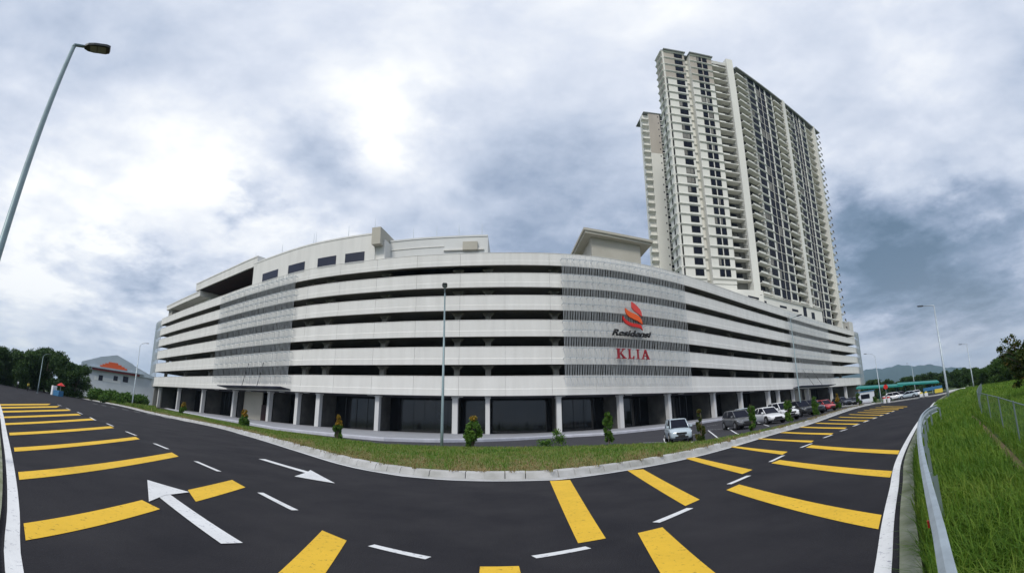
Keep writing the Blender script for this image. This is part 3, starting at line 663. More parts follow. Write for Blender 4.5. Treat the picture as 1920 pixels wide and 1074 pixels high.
def W_(Mx, x0, x1, z0, z1, y, split=True):        # window: glass box, frame bars
    mb = MB(); mb.box(x0, x1, y - .05, y + .02, z0, z1, 0, Mx)
    if rnd.random() < .17: c_ = rnd.choice([.35, .5, .9]); mb.box(x0 + .1, x0 + .1 + (x1 - x0 - .2) * c_, y + .021, y + .028, z0 + .1, z1 - .1, 2, Mx)
    fw = .05
    for a, b, c, d in ((x0 - .02, x0 + fw, z0, z1), (x1 - fw, x1 + .02, z0, z1), (x0 + fw, x1 - fw, z0, z0 + fw), (x0 + fw, x1 - fw, z1 - fw, z1)):
        mb.box(a, b, y + .031, y + .09, c, d, 1, Mx)
    if split: mb.box((x0 + x1) / 2 - .03, (x0 + x1) / 2 + .03, y + .031, y + .08, z0 + fw, z1 - fw, 1, Mx)
    mb.frame=1; windows.append((mb, z0 + x0 * .8 + (500 if Mx is MR else 0) * .1))
def ledge(mb, Mx, x0, x1, y, z, p=.35, t=.28):
    if isinstance(mb, list): mb.append((MB(), z)); mb = mb[-1][0]
    mb.add([Mx @ Vector(v) for v in [(x0 - .0, y, z - t), (x1, y, z - t), (x1, y + p, z - .08), (x0, y + p, z - .08), (x0, y, z + .1), (x1, y, z + .1), (x1, y + p, z + .05), (x0, y + p, z + .05)]],
           [(0, 1, 2, 3), (4, 7, 6, 5), (3, 2, 6, 7), (0, 3, 7, 4), (1, 5, 6, 2), (0, 4, 5, 1)])
wl = MB(); led = []
# left wing
xa = [lwx(x) for x in (1275, 1314, 1323, 1364, 1390, 1407)]
wl.box(0, xa[0], -5.4, -.35, 24, ZTOP, 0, ML)                      # set-back left strip
wl.box(xa[0], xa[1], -5.4, 0, 24, ZTOP, 0, ML)
wl.box(xa[1], xa[2], -8, -1.6, 24, ZTOP - 1.5, 0, ML)
wl.box(xa[2], xa[3], -9, .6, Z0T - 1.5, ZTOP, 0, ML)
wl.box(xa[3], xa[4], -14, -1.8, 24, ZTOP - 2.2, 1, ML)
wl.box(xa[4], lenR * 0 + (PY - L_).length + .6, -14, 1.4, 24, ZTOP + 1.2, 0, ML)
wl.box(xa[2], xa[3], -6, .4, 24, Z0T - 1.5, 0, ML)
# right wing columns
def rx(px):
    a = AE(px, 483)[0] + R(np.interp(px, [1407, 1540], [1.0, 0])); dx, dy = math.sin(a), math.cos(a); ex, ey = (EN - PY).normalized(); dt = dx * -ey + ex * dy
    t = (PY.x * -ey + ex * PY.y) / dt; return max(.65, (dx * t - PY.x) * ex + (dy * t - PY.y) * ey)
cols = [('pyl', 1399, 1407), ('bal', 1407, 1429), ('win', 1430, 1449), ('dark', 1449, 1467), ('win', 1467, 1482), ('bal', 1482, 1499), ('pyl', 1499, 1504), ('bal', 1504, 1513), ('win', 1513, 1524), ('dark', 1524, 1534), ('win', 1534, 1545), ('deep', 1545, 1557), ('pyl', 1557, 1559), ('win', 1559, 1564), ('bal', 1564, 1568)]
kmax = 26
for k in range(kmax + 1):
    z = Z0T + k * FH
    for seg in ((-.1, xa[0], -.35), (xa[0], xa[1], 0), (xa[1], xa[2], -1.6), (xa[2], xa[3], .6)):
        if k < kmax or seg[2] != -1.6: ledge(led, ML, seg[0], seg[1], seg[2], z - .02, .45, .5)
    if k == kmax: break
    W_(ML, lwx(1295), lwx(1310), z + .75, z + 2.65, 0.0)
    W_(ML, lwx(1336), lwx(1344.5), z + .6, z + 2.7, .6, False); W_(ML, lwx(1346.5), lwx(1355), z + .6, z + 2.7, .6, False)
    W_(ML, lwx(1366.5), lwx(1382), z + .35, z + 2.5, -1.8)
    b = MB(); b.box(xa[3], xa[4] - .05, -1.79, .75, z - .25, z, 0, ML); b.box(xa[3], xa[3] + (xa[4] - xa[3]) * .45, .6, .72, z, z + .35, 0, ML)
    for i in range(9):
        xx = xa[3] + (xa[4] - xa[3]) * (.35 + .6 * i / 8); b.box(xx - .025, xx + .025, .62, .68, z, z + 1.0, 1, ML)
    b.box(xa[3] + (xa[4] - xa[3]) * .35, xa[4] - .1, .6, .7, z + 1.0, z + 1.07, 1, ML)
    if rnd.random() < .35: b.box(xa[3] + .3, xa[3] + 1.1, -.9, -.5, z + .01, z + .7, 0, ML)
    balconies.append((b, z))
sidew = MB()
# left side face running back, with stacked ledges
MSd = wallM(Vector((46.0, 114)), L_)             # outwards is -X
sidew.box(0, 5.5, -1, -.02, 24, ZTOP, 0, MSd)
for k in range(kmax + 1):
    z = Z0T + k * FH; ledge(led, MSd, 0, 5.5, -.02, z, .5, .6)
for k in range(kmax):
    z = Z0T + k * FH
    for xx in (2.4,): W_(MSd, xx, xx + .8, z + .8, z + 2.5, -.02, False)
sidew.build('side_wall', M['tower'], tw)
# right wing
for kind, p0, p1 in cols:
    x0, x1 = rx(p0), rx(p1)
    if kind == 'win': wl.box(x0, x1, -14, 0, 24, ZTOP - .4, 0, MR)
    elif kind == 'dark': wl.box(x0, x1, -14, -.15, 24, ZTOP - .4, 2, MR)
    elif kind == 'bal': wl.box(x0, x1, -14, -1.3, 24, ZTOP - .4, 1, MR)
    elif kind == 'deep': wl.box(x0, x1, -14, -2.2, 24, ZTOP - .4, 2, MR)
    elif p0 > 1400: wl.box(x0, x1, -14, 1.0, 24, ZTOP + .6, 0, MR)
    k0 = -1 if p0 < 1466 else (-2 if p0 < 1510 else -3)
    for k in range(k0, kmax):
        z = Z0T + k * FH; w = x1 - x0
        if kind == 'win': W_(MR, x0 + w * .16, x0 + w * .80, z + .55, z + 2.7, 0.0)
        elif kind == 'dark':
            for t0, t1 in ((.03, .48), (.52, .97)): W_(MR, x0 + w * t0, x0 + w * t1, z + .15, z + 2.95, -.15, False)
        elif kind == 'deep':
            b = MB(); b.box(x0, x1, -2.19, .15, z - .14, z + .14, 0, MR); balconies.append((b, z - 200))
        elif kind == 'bal':
            W_(MR, x0 + w * .05, x0 + w * .66, z + .2, z + 2.6, -1.3)
            b = MB(); b.box(x0 + .02, x1 - .02, -1.29, .8 if p0 < 1560 else .1, z - .25, z, 0, MR); b.box(x0 + .02, x0 + w * .6, .65, .77, z, z + .35, 0, MR)
            for i in range(8):
                xx = x0 + w * (.4 + .56 * i / 7); b.box(xx - .025, xx + .025, .66, .72, z, z + 1.0, 1, MR)
            b.box(x0 + w * .4, x1 - .05, .64, .74, z + 1.0, z + 1.07, 1, MR)
            balconies.append((b, z - (p0 - 1400) * .5))
        if kind in ('win', 'dark'): ledge(led, MR, x0, x1, 0 if kind == 'win' else -.15, z, .3 if kind == 'win' else .12, .28 if kind == 'win' else .1)
    if kind == 'dark':
        xm = (x0 + x1) / 2; wl.box(xm - .06, xm + .06, -.14, .05, Z0T + k0 * FH, ZTOP - .4, 0, MR)
wl.build('wall', [M['tower'], M['balcony_inner'], M['brown']], tw)
emit_many(led, 'ledge', M['tower'], tw)
rf = MB()
for x0, x1, y in ((0, xa[0], -.5), (xa[0], xa[1], .5), (xa[2], xa[3], 1.1), (xa[1], xa[2], -1.2)):
    rf.box(x0 - .2, x1 + .2, -5.6, y + .4, ZTOP + .1, ZTOP + .6, 0, ML)
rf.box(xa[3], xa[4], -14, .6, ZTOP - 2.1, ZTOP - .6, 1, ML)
rf.box(rx(1408), rx(1568), -14, .9, ZTOP - .35, ZTOP + .25, 0, MR)
rf.build('roof_edge', [M['roofdark'], M['tower_grey']], tw)
# top storeys: thin browner panels over the left return and front bays
up_ = MB(); up_.box(.4, 5.45, -.015, .02, Z0T + 20.4 * FH, ZTOP - .3, 0, MSd); up_.build('brownish_panel', M['tower_up'], tw)
for a_, b_, y_ in ((xa[0], xa[1], 0), (xa[2], xa[3], .6)): MB().box(a_ + .01, b_ - .01, y_ + .001, y_ + .012, ZTOP - 4.1 * FH, ZTOP - .1, 0, ML).build('brownish_panel', M['tower_up'], tw)
# lower storeys between car park roof and flats, with slit windows
lo_ = MB(); lo_.box(-.5, rx(1521), -2, 1.1, 24, 33.2, 0, MR); ledge(lo_, MR, -.5, rx(1521) + .2, 1.1, 33.2, .5, .4)
lo_.box(rx(1521), rx(1568), -2, .4, 24, Z0T - 3 * FH - .3, 0, MR); lo_.box(xa[1] - 1, (PY - L_).length + 1.4, -2, 1.3, 24, 34.4, 0, ML)
lo_.box(xa[2] - .4, xa[3] + 1, -1, 2.2, 31.5, 33.4, 0, ML); lo_.build('plinth_wall', M['tower'], tw)
Pq, Qq = PY + Vector((MR[0][1], MR[1][1])) * 1.1, EN + Vector((MR[0][1], MR[1][1])) * 1.1
for x0, x1, y0, y1 in ((1387, 1403, 550, 557), (1421, 1437.5, 561, 568.5), (1462, 1475.5, 572, 579), (1485, 1497, 578.5, 585.5)):
    ua_, zt_ = onwall(Pq, Qq, x0, y0); ub_, zb2 = onwall(Pq, Qq, x1, y1)
    if ua_ < 0: ua_ = .3
    MB().box(ua_, ub_, 1.08, 1.13, zb2, zt_, 0, MR).build('slit_window', M['glass'], tw)
for i, (px_, py_) in enumerate(((1501, 585), (1517, 595), (1538, 602), (1549, 607))):
    u_, z_ = onwall(PY, EN, px_, py_); MB().box(u_, u_ + 2.4, 1.12 if px_ < 1521 else .41, 1.16 if px_ < 1521 else .45, z_ - 1.6, z_ + 1.6, 0, MR).build('slit_window', M['glass'], tw)
MB().box(lenR - 1, lenR + 3, -12, .5, 24, 31.6, 0, MR).build('plinth_wall', M['tower_grey'], tw)
emit_many(windows, 'window', [M['glass'], M['black'], M['curtain']], tw)
emit_many([(b, -z if z < 0 else z) for b, z in balconies], 'balcony', [M['tower'], M['black']], tw)

# second tower behind, mostly hidden
rt_ = thing('apartment_tower', 'plain cream rear tower half hidden left of the taller bay windowed tower', 'tower')
RA0 = Vector((48.9, 142)); RB0 = Vector((61, 142)); MRr = wallM(RA0, RB0)
ZR = 117.0; zsplit = 98
rxw = lambda px: onwall(RA0, RB0, px + 3, 260)[0]
x_a, x_b = rxw(1216), rxw(1237)
w2 = MB(); w2.box(x_a, x_b, -10, 0, 24, ZR, 0, MRr); w2.box(x_b, 14, -10, -1.5, 24, ZR - .5, 0, MRr); w2.box(rxw(1206), x_a, -4, -1.2, 24, ZR - .3, 0, MRr)
w2.box(x_a + .02, x_b - .02, -.01, .04, zsplit, ZR - .02, 1, MRr); w2.build('wall', [M['tower'], M['tower_up']], rt_)  # thin browner panel over the upper rear wall
lg = []; nwin = []
for k in range(-2, 25):
    z = Z0T + k * FH + 1.2
    ledge(lg, MRr, rxw(1203), x_a, -1.2, z, 1.3, .7)
    b = MB(); b.box(rxw(1239.5), rxw(1247), -1.45, -1.4, z + .9, z + 2.3, 0, MRr); b.box(rxw(1239), rxw(1250), -1.4, -.5, z + .45, z + .85, 1, MRr); nwin.append((b, z))
    b = MB(); b.box(rxw(1233), rxw(1234.8), .0, .05, z + 1.5, z + 2.1, 0, MRr); nwin.append((b, z))
emit_many(lg, 'ledge', M['tower'], rt_); emit_many(nwin, 'window', [M['glass'], M['tower_grey']], rt_)
MB().box(rxw(1207), 14, -10, .3, ZR, ZR + .4, 0, MRr).build('roof_edge', M['roofdark'], rt_)
# ------------------------------------------------------------------ helpers for loose things
def at(px, r, py=735): return polar(math.degrees(AE(px, py)[0]), r)
def zat(px, py, r): return EYE + r * math.tan(AE(px, py)[1])
def paint_line(a, b, w, name, parent, m_=M['white'], off=.008):
    d = (b - a).normalized(); nrm = Vector((-d.y, d.x)) * w / 2
    return paint_quad([a + nrm, b + nrm, b - nrm, a - nrm], name, m_, off, 8, parent, True)
for a, b in (((1360, 800), (1385, 815)), ((1328, 807), (1350, 824)), ((1288, 817), (1299, 831)), ((1245, 822), (1248, 831)), ((1206, 830), (1244, 829)), ((1327, 806), (1359, 804)), ((1420, 792), (1442, 799)), ((823, 840), (882, 839.5)), ((1294, 814.6), (1304, 814.4)), ((1325, 799), (1346, 796))):
    paint_line(G(*a), G(*b), .11, 'bay_line', lot)

# ---- leaves
def leaf_cloud(blobs, n, size, squash=1.0, shell=.55, seed=0, flat=.0):
    """n leaf quads through the volume of ellipsoid blobs (x,y,z,rx,ry,rz), denser to their rims; returns MB"""
    g_ = np.random.default_rng(seed); B = np.array(blobs, float)
    wts = B[:, 3] * B[:, 4] * B[:, 5]; wts = wts ** .8 / (wts ** .8).sum(); idx = g_.choice(len(B), n, p=wts)
    d = g_.normal(size=(n, 3)); d /= np.linalg.norm(d, axis=1)[:, None]
    rr = (shell + (1 - shell) * g_.random(n)) * (1 + g_.normal(size=n) * .06)
    c = B[idx, :3] + d * B[idx, 3:] * rr[:, None]
    a = g_.normal(size=(n, 3)); a /= np.linalg.norm(a, axis=1)[:, None]; b = np.cross(a, d * .6 + g_.normal(size=(n, 3)) * .6); b /= np.linalg.norm(b, axis=1)[:, None] + 1e-9
    s = size * (.6 + .8 * g_.random(n))[:, None]
    v = np.stack([c - a * s, c - b * s * .45, c + a * s, c + b * s * .45], 1).reshape(-1, 3)
    mb = MB(); mb.v = [tuple(p) for p in v.tolist()]; mb.f = [(4 * i, 4 * i + 1, 4 * i + 2, 4 * i + 3) for i in range(n)]; mb.mi = [0] * n; return mb
def leaf_mesh(mb, name, m_):
    me = bpy.data.meshes.new(name); me.from_pydata(mb.v, [], mb.f); me.materials.append(m_); me.update(); return me
def put_mesh(me, name, parent):
    o = bpy.data.objects.new(name, me); COL.objects.link(o); o.parent = parent; return o
def tree_meshes(h, rw, n, size, m_, seed, nb=16, base=.25):
    r_ = random.Random(seed); blobs = []
    for i in range(nb):
        t = r_.random() ** .8; z = h * (base + (1 - base) * t * .93); w = rw * (1 - .55 * abs((z / h) - .55) * 1.6) * r_.uniform(.35, .95); a = r_.uniform(0, 6.28)
        s = rw * r_.uniform(.22, .46); blobs.append((math.cos(a) * w * .8, math.sin(a) * w * .8, min(z, h - s * .75), s, s, s * .72))
    crown = leaf_mesh(leaf_cloud(blobs, n, size, shell=.35, seed=seed), 'crown', m_)
    tr = MB(); tr.tube([(0, 0, -.4), (.05 * rw, 0, h * .3), (-.02 * rw, .03 * rw, h * .7)], [h * .026, h * .02, h * .008], 7)
    for b in blobs[:9]: tr.tube([(0, 0, h * r_.uniform(.2, .45)), (b[0] * .5, b[1] * .5, b[2] * .75), (b[0], b[1], b[2])], [h * .011, h * .008, h * .003], 5)
    return crown, tr.mesh('trunk', M['bark'], True)
def put_tree(meshes, loc, label, cat='tree', group=None, rz=0, sc=1, name='tree'):
    t = thing(name, label, cat, loc, rz, group); put_mesh(meshes[0], 'crown', t); put_mesh(meshes[1], 'trunk', t)
    t.scale = (sc, sc, sc) if not isinstance(sc, tuple) else sc; return t

# ---- verge shrubs (pixel of foot, top row, half width px, golden?)
shr = [(343, 775, 750, 8, 'g', 'small golden tipped shrub on the verge, farthest left of the row'), (456, 799, 763, 11, 'g', 'bushy bronze and green shrub on the verge, second from the left'), (632, 823, 775, 11, 'g', 'narrow golden orange tipped shrub on the verge left of the tall lamp pole'),
       (887, 839, 778, 17, 'm', 'widest round topped green shrub with orange tips just right of the tall lamp pole'), (1142, 832, 768, 11, 's', 'dense green columnar shrub standing alone below the third pillar right of the lamp'), (1315, 827, 762, 11, 'p', 'sparse olive shrub with a thin open top right of the silver people carrier'),
       (1412, 808, 751, 8, 's', 'slim green column shrub between the grey hatchback and the white saloon'), (1481, 793, 743, 8.5, 's', 'slim green shrub at the right side of the white cars'), (1531, 781, 740, 7, 's', 'green column shrub in front of the red car'), (1572, 768, 735, 6, 'g', 'orange topped shrub right of the red car'), (1611, 761, 734, 5, 's', 'small dark green shrub at the far end of the verge'), (1641, 754, 741, 4, 's', 'tiny farthest shrub at the tip of the verge')]
for i, (px, fy, ty, hw, kd, lab) in enumerate(shr):
    p = G(px, fy, .15); r = min(p.length, 75 + i); p = p.normalized() * r; zb = T(p.x, p.y) + .15; h = zat(px, ty, r) - zb; w = hw / SXP * r; rg = random.Random(i)
    blobs = []
    for k in range(26):
        t = rg.random() ** .85; prof = (math.sin(math.pi * min(1, .12 + t * .88) ** .8) ** .6 if kd != 'g' else (1 - t) ** .55 * .95 + .12)
        if kd == 'p': prof = .35 if t > .55 else .9 * (1 - t * .4)
        if kd == 's': prof = .85 if t < .8 else .85 * (1 - t) / .2 * .8 + .25
        a = rg.uniform(0, 6.28); s = w * rg.uniform(.3, .5) * max(.35, prof); blobs.append((math.cos(a) * w * prof * .62, math.sin(a) * w * prof * .62, .12 + t * (h - .3), s, s, s * 1.25))
    t_ = thing('shrub', lab, 'shrub', (p.x, p.y, zb), rg.uniform(0, 6), 'shrubs along the verge')
    nl = 3600 if r < 50 else 2000
    low = [b for b in blobs if b[2] < h * (.5 if kd in 'gm' else 2)]; hi_ = [b for b in blobs if b not in low]
    put_mesh(leaf_mesh(leaf_cloud(low, nl if kd != 'p' else 2000, .075 + r * .0006, shell=.1, seed=i), 'foliage', M['leaf_shrub'] if kd != 'p' else M['leaf_near']), 'foliage', t_)
    if hi_: put_mesh(leaf_mesh(leaf_cloud(hi_, nl // 2, .075 + r * .0006, shell=.1, seed=i + 50), 'young_growth', M['leaf_gold'] if kd == 'g' else M['leaf_shrub']), 'young_growth', t_)
    if kd == 'm': put_mesh(leaf_mesh(leaf_cloud([(0, 0, h - .25, w * .45, w * .45, .22)], 260, .08, shell=.2, seed=77), 'young_growth', M['leaf_gold']), 'young_growth', t_)
    st = MB()
    for k in range(4): a = rg.uniform(0, 6.28); st.tube([(0, 0, -.1), (math.cos(a) * w * .3, math.sin(a) * w * .3, h * .5), (math.cos(a) * w * .25, math.sin(a) * w * .25, h * .9)], [.03, .02, .008], 5)
    st.build('stem', M['bark'], t_)
    MB().tube([(w * .35, 0, -.2), (w * .3, .02, h * .72)], .014, 6).build('stake', M['bark'], t_)
p = G(1038, 838, .15); zb = T(p.x, p.y) + .1
t_ = thing('weed', 'tall spindly green weed clump growing on the verge below the lettering side', 'weed', (p.x, p.y, zb))
put_mesh(leaf_mesh(leaf_cloud([(-.5, 0, .3, .7, .3, .3), (.4, 0, .5, .5, .3, .5), (.2, .1, .9, .3, .2, .35)], 900, .07, shell=.1, seed=5), 'foliage', M['leaf_shrub']), 'foliage', t_)

# ---- grass
def blades(P, name, m_, hmin, hmax, width, bend=.6, seed=1):
    g_ = np.random.default_rng(seed); P = np.array(P); n = len(P); a = g_.random(n) * 6.283; h = hmin + (hmax - hmin) * g_.random(n) ** 1.4; w = width * (.6 + .8 * g_.random(n)) * (P[:, 3] if P.shape[1] > 3 else 1)
    dx, dy = np.cos(a), np.sin(a); bx, by = -dy, dx; l = h * bend * (.2 + g_.random(n) ** 1.2)
    v = np.zeros((n, 5, 3)); v[:, 0] = P[:, :3] + np.stack([dx * w, dy * w, 0 * w], 1); v[:, 1] = P[:, :3] - np.stack([dx * w, dy * w, 0 * w], 1)
    mid = P[:, :3] + np.stack([bx * l * .3, by * l * .3, h * .62], 1); v[:, 2] = mid - np.stack([dx * w * .8, dy * w * .8, 0 * w], 1); v[:, 3] = mid + np.stack([dx * w * .8, dy * w * .8, 0 * w], 1)
    v[:, 4] = P[:, :3] + np.stack([bx * l, by * l, h * (1 - .25 * l / h)], 1)
    me = bpy.data.meshes.new(name); me.vertices.add(n * 5); me.vertices.foreach_set('co', v.reshape(-1))
    q = np.arange(n)[:, None] * 5; li = np.concatenate([q + [0, 1, 2, 3], q + [3, 2, 4]], 1).reshape(-1)
    me.loops.add(n * 7); me.loops.foreach_set('vertex_index', li.astype(np.int32)); me.polygons.add(n * 2)
    me.polygons.foreach_set('loop_start', (np.arange(n)[:, None] * 7 + [0, 4]).reshape(-1).astype(np.int32)); me.polygons.foreach_set('loop_total', np.tile([4, 3], n).astype(np.int32))
    me.update(); me.validate(); me.materials.append(m_); o = bpy.data.objects.new(name, me); COL.objects.link(o); o['kind'] = 'stuff'; return o
gp = []; gd = []
for _ in range(120000):
    a = rnd.uniform(-45.5, 45.5); r0, r1 = rK(a), max(rV(a), rK(a) + .3)
    if r1 - r0 < .3 or rnd.random() > 1.2 * (r1 - r0) / 24: continue
    t = rnd.random() ** 1.25; r = r0 + (r1 - r0) * t; p = polar(a, r)
    dry = .34 + .13 * math.sin(a * .9) + .09 * math.sin(a * 2.7 + 1)
    (gd if t + rnd.gauss(0, .13) < dry * .75 and r1 - r0 > 2 else gp).append((p.x, p.y, T(p.x, p.y) + .12 + .24 * t * (1 - t), .5 + r / 34))
blades(gp, 'verge_grass', M['grass_verge'], .05, .19, .011, .9, 3)
blades(gd, 'dry_grass', M['grass_dry'], .03, .11, .011, 1.1, 13)
# thatch hanging over the kerb stones
gp = []
for _ in range(620):
    c = INs[rnd.randrange(len(INs) // 5, len(INs) * 4 // 5)]; i_ = INs.index(c)
    for k in range(rnd.randrange(3, 12)):
        q = c + Vector((rnd.gauss(0, .08), rnd.gauss(0, .04))); nrm = FNI[i_] if False else None
        d = (INs[min(i_ + 1, len(INs) - 1)] - INs[i_ - 1]).normalized(); o_v = Vector((-d.y, d.x)); q = q + o_v * rnd.uniform(.36, .62); gp.append((q.x, q.y, T(q.x, q.y) + .19, 1.0))
blades(gp, 'kerb_weeds', M['grass_dry'], .07, .30, .011, 1.7, 4)
# left field grass beyond the verge
gp = []
for _ in range(26000):
    a = rnd.uniform(-59.5, -45.3); r = 44 + 75 * rnd.random() ** .8; p = polar(a, r)
    k = min(range(0, len(INs), 6), key=lambda i: (INs[i] - p).length); d = INs[min(k + 6, len(INs) - 1)] - INs[k]; o_v = Vector((-d.y, d.x)).normalized()
    if (p - INs[k]).dot(o_v) < 1.0 or (a > -48.5 and r > 122): continue
    gp.append((p.x, p.y, T(p.x, p.y) - .06, 1.0))
blades(gp, 'field_grass', M['grass_verge'], .35, 1.1, .05, .6, 6)

# right verge: long grass between kerb, guardrail and fence, and beyond
orr = [p for p in OUTs if p.x > 1.0 and p.y > 1.5]; oaz, oor = pol(orr); so = np.argsort(oor); oaz = np.array(oaz)[so]; oor = np.array(oor)[so]
FPX = [(1920, 839), (1880, 806), (1850, 784), (1838, 766)]
FB = [G(*p) for p in FPX]; FB = [FB[0] + (FB[0] - FB[1]).normalized() * d for d in (9, 4)] + FB + [polar(59.8, 56)]
faz, fr_ = pol(FB); sf = np.argsort(fr_); faz = np.array(faz)[sf]; fr_ = np.array(fr_)[sf]
trench = [G(1822, 779), G(1850, 806), G(1885, 842), G(1925, 885)]
gp = []; gfar = []
while len(gp) < 78000:
    r = 1.3 + 42 * rnd.random() ** 1.25; a0 = np.interp(r, oor, oaz) + math.degrees(.37 / r)
    a = a0 + (74 - a0) * rnd.random(); p = polar(a, r)
    dt = min(((p - (s0 + (s1 - s0) * max(0, min(1, (p - s0).dot(s1 - s0) / (s1 - s0).length_squared)))).length for s0, s1 in zip(trench, trench[1:])))
    if dt < .08 + .08 * rnd.random(): continue
    gp.append((p.x, p.y, T(p.x, p.y) - .05, .55 + r / 16))
blades(gp, 'long_grass', M['grass_long'], .16, .46, .0065, .95, 8)
gp = []
for _ in range(16000):
    r = 40 + 60 * rnd.random(); a0 = np.interp(r, oor, oaz) + math.degrees(1.2 / r); a = a0 + (72 - a0) * rnd.random(); p = polar(a, r); gp.append((p.x, p.y, T(p.x, p.y) - .05, 1))
blades(gp, 'far_grass', M['grass_long'], .3, .6, .05, .7, 9)
tr_m = ground_strip([p + Vector((-.10, .03)) for p in smooth(trench, .5)], [p + Vector((.10, -.03)) for p in smooth(trench, .5)], 2, -.03, 'dirt_path', M['dirt']); struct(tr_m)
# concrete edge strip outside the right hand line
oi = [i for i, p in enumerate(OUTs) if p.x > -46 and p.x < 60]; OS = OUTs[oi[0]:oi[-1]]
struct(MB().sweep(OS, [(.15, -.06), (.15, .05), (.34, .06), (.34, -.06)], zf=T).build('edge_strip', M['mossy']))

# ---- guardrail
RPX = [(1790, 1074), (1769, 990), (1749, 918), (1732, 850), (1725, 805), (1727, 785), (1733, 773), (1744, 764), (1757, 758.5)]
RP = [G(*p, .74) for p in RPX]; RP = [RP[0] * .25, RP[0] * .6] + RP
RPs = smooth(RP, .5)
gr = thing('guardrail', 'galvanised steel crash barrier curving along the long grass beside the road', 'guardrail', (RP[0].x, RP[0].y, 0))
def rel(o, base): o.location = (-base.x, -base.y, 0); return o
wb = MB(); wb.sweep(RPs, [(-.0, .75), (-.035, .745), (-.07, .72), (-.07, .67), (.0, .64), (.0, .59), (-.07, .56), (-.07, .51), (-.035, .475), (.0, .47), (.008, .475), (-.03, .49), (-.058, .515), (-.058, .555), (.012, .585), (.012, .645), (-.058, .675), (-.058, .715), (-.03, .735), (.012, .742)], zf=T)
rel(wb.build('rail', M['galv'], gr, False), RP[0])
nP = max(2, int(sum((b - a).length for a, b in zip(RPs, RPs[1:])) / 2.0)); QP = resample(RPs, nP); QN = normals(QP)
for i, (p, q) in enumerate(zip(QP, QN)):
    if i < 2: continue
    d = Vector((-q.y, q.x)); Mx = Matrix(((d.x, q.x, 0, p.x), (d.y, q.y, 0, p.y), (0, 0, 1, T(p.x, p.y)), (0, 0, 0, 1)))
    b = MB(); b.box(-.025, .025, .045, .052, -.3, .60, 0, Mx); b.box(-.025, .025, .095, .102, -.3, .60, 0, Mx); b.box(-.025, -.018, .052, .095, -.3, .60, 0, Mx); b.box(-.03, .03, .012, .05, .54, .64, 0, Mx)
    po = rel(b.build('post', M['fence'], gr), RP[0])
b = MB(); q = QN[1]; p = RPs[5]; b.tube([(p.x, p.y, .7), (p.x - .03, p.y + .02, .68)], .012, 6); 
p, q = RPs[4], normals(RPs)[4]
rel(MB().box(-.015, .015, -.09, -.075, .62, .67, 0, Matrix(((-q.y, q.x, 0, p.x), (q.x, q.y, 0, p.y), (0, 0, 1, 0), (0, 0, 0, 1)))).build('reflector', M['red'], gr), RP[0])

# ---- chain link fence
fe = thing('chain_link_fence', 'low grey chain link fence running back along the right edge of the grass', 'fence', (FB[0].x, FB[0].y, 0))
FBs = smooth(FB, .5); FH_ = zat(1920, 752, FB[2].length) - T(FB[2].x, FB[2].y); wires = MB(); LF = [0]
for a, b in zip(FBs, FBs[1:]): LF.append(LF[-1] + (b - a).length)
tot = LF[-1]
def fpt(s): return Vector((np.interp(s, LF, [p.x for p in FBs]), np.interp(s, LF, [p.y for p in FBs])))
def flatwire(p0, p1, w=.004):
    d = (p1 - p0); wires.add([p0 + Vector((0, 0, w)), p1 + Vector((0, 0, w)), p1 - Vector((0, 0, w)), p0 - Vector((0, 0, w))], [(0, 1, 2, 3)])
s = 0
while s < tot - FH_:
    w = .0035 + .00006 * s; stp = .10 if s < 40 else .2
    for sgn in (0, 1):
        a, b = fpt(s + (FH_ if sgn else 0)), fpt(s + (0 if sgn else FH_)); flatwire(Vector((a.x, a.y, T(a.x, a.y) + .02)), Vector((b.x, b.y, T(b.x, b.y) + FH_)), w)
    s += stp
rel(wires.build('wire_mesh', M['fence'], fe), FB[0])
tl = MB(); tl.tube([(p.x, p.y, T(p.x, p.y) + FH_) for p in FBs[::3]], .013, 6); rel(tl.build('top_rail', M['fence'], fe), FB[0])
s = 1.0
while s < tot:
    p = fpt(s); rel(MB().tube([(p.x, p.y, T(p.x, p.y) - .3), (p.x, p.y, T(p.x, p.y) + FH_ + .02)], .02, 8).build('post', M['fence'], fe), FB[0]); s += 2.8

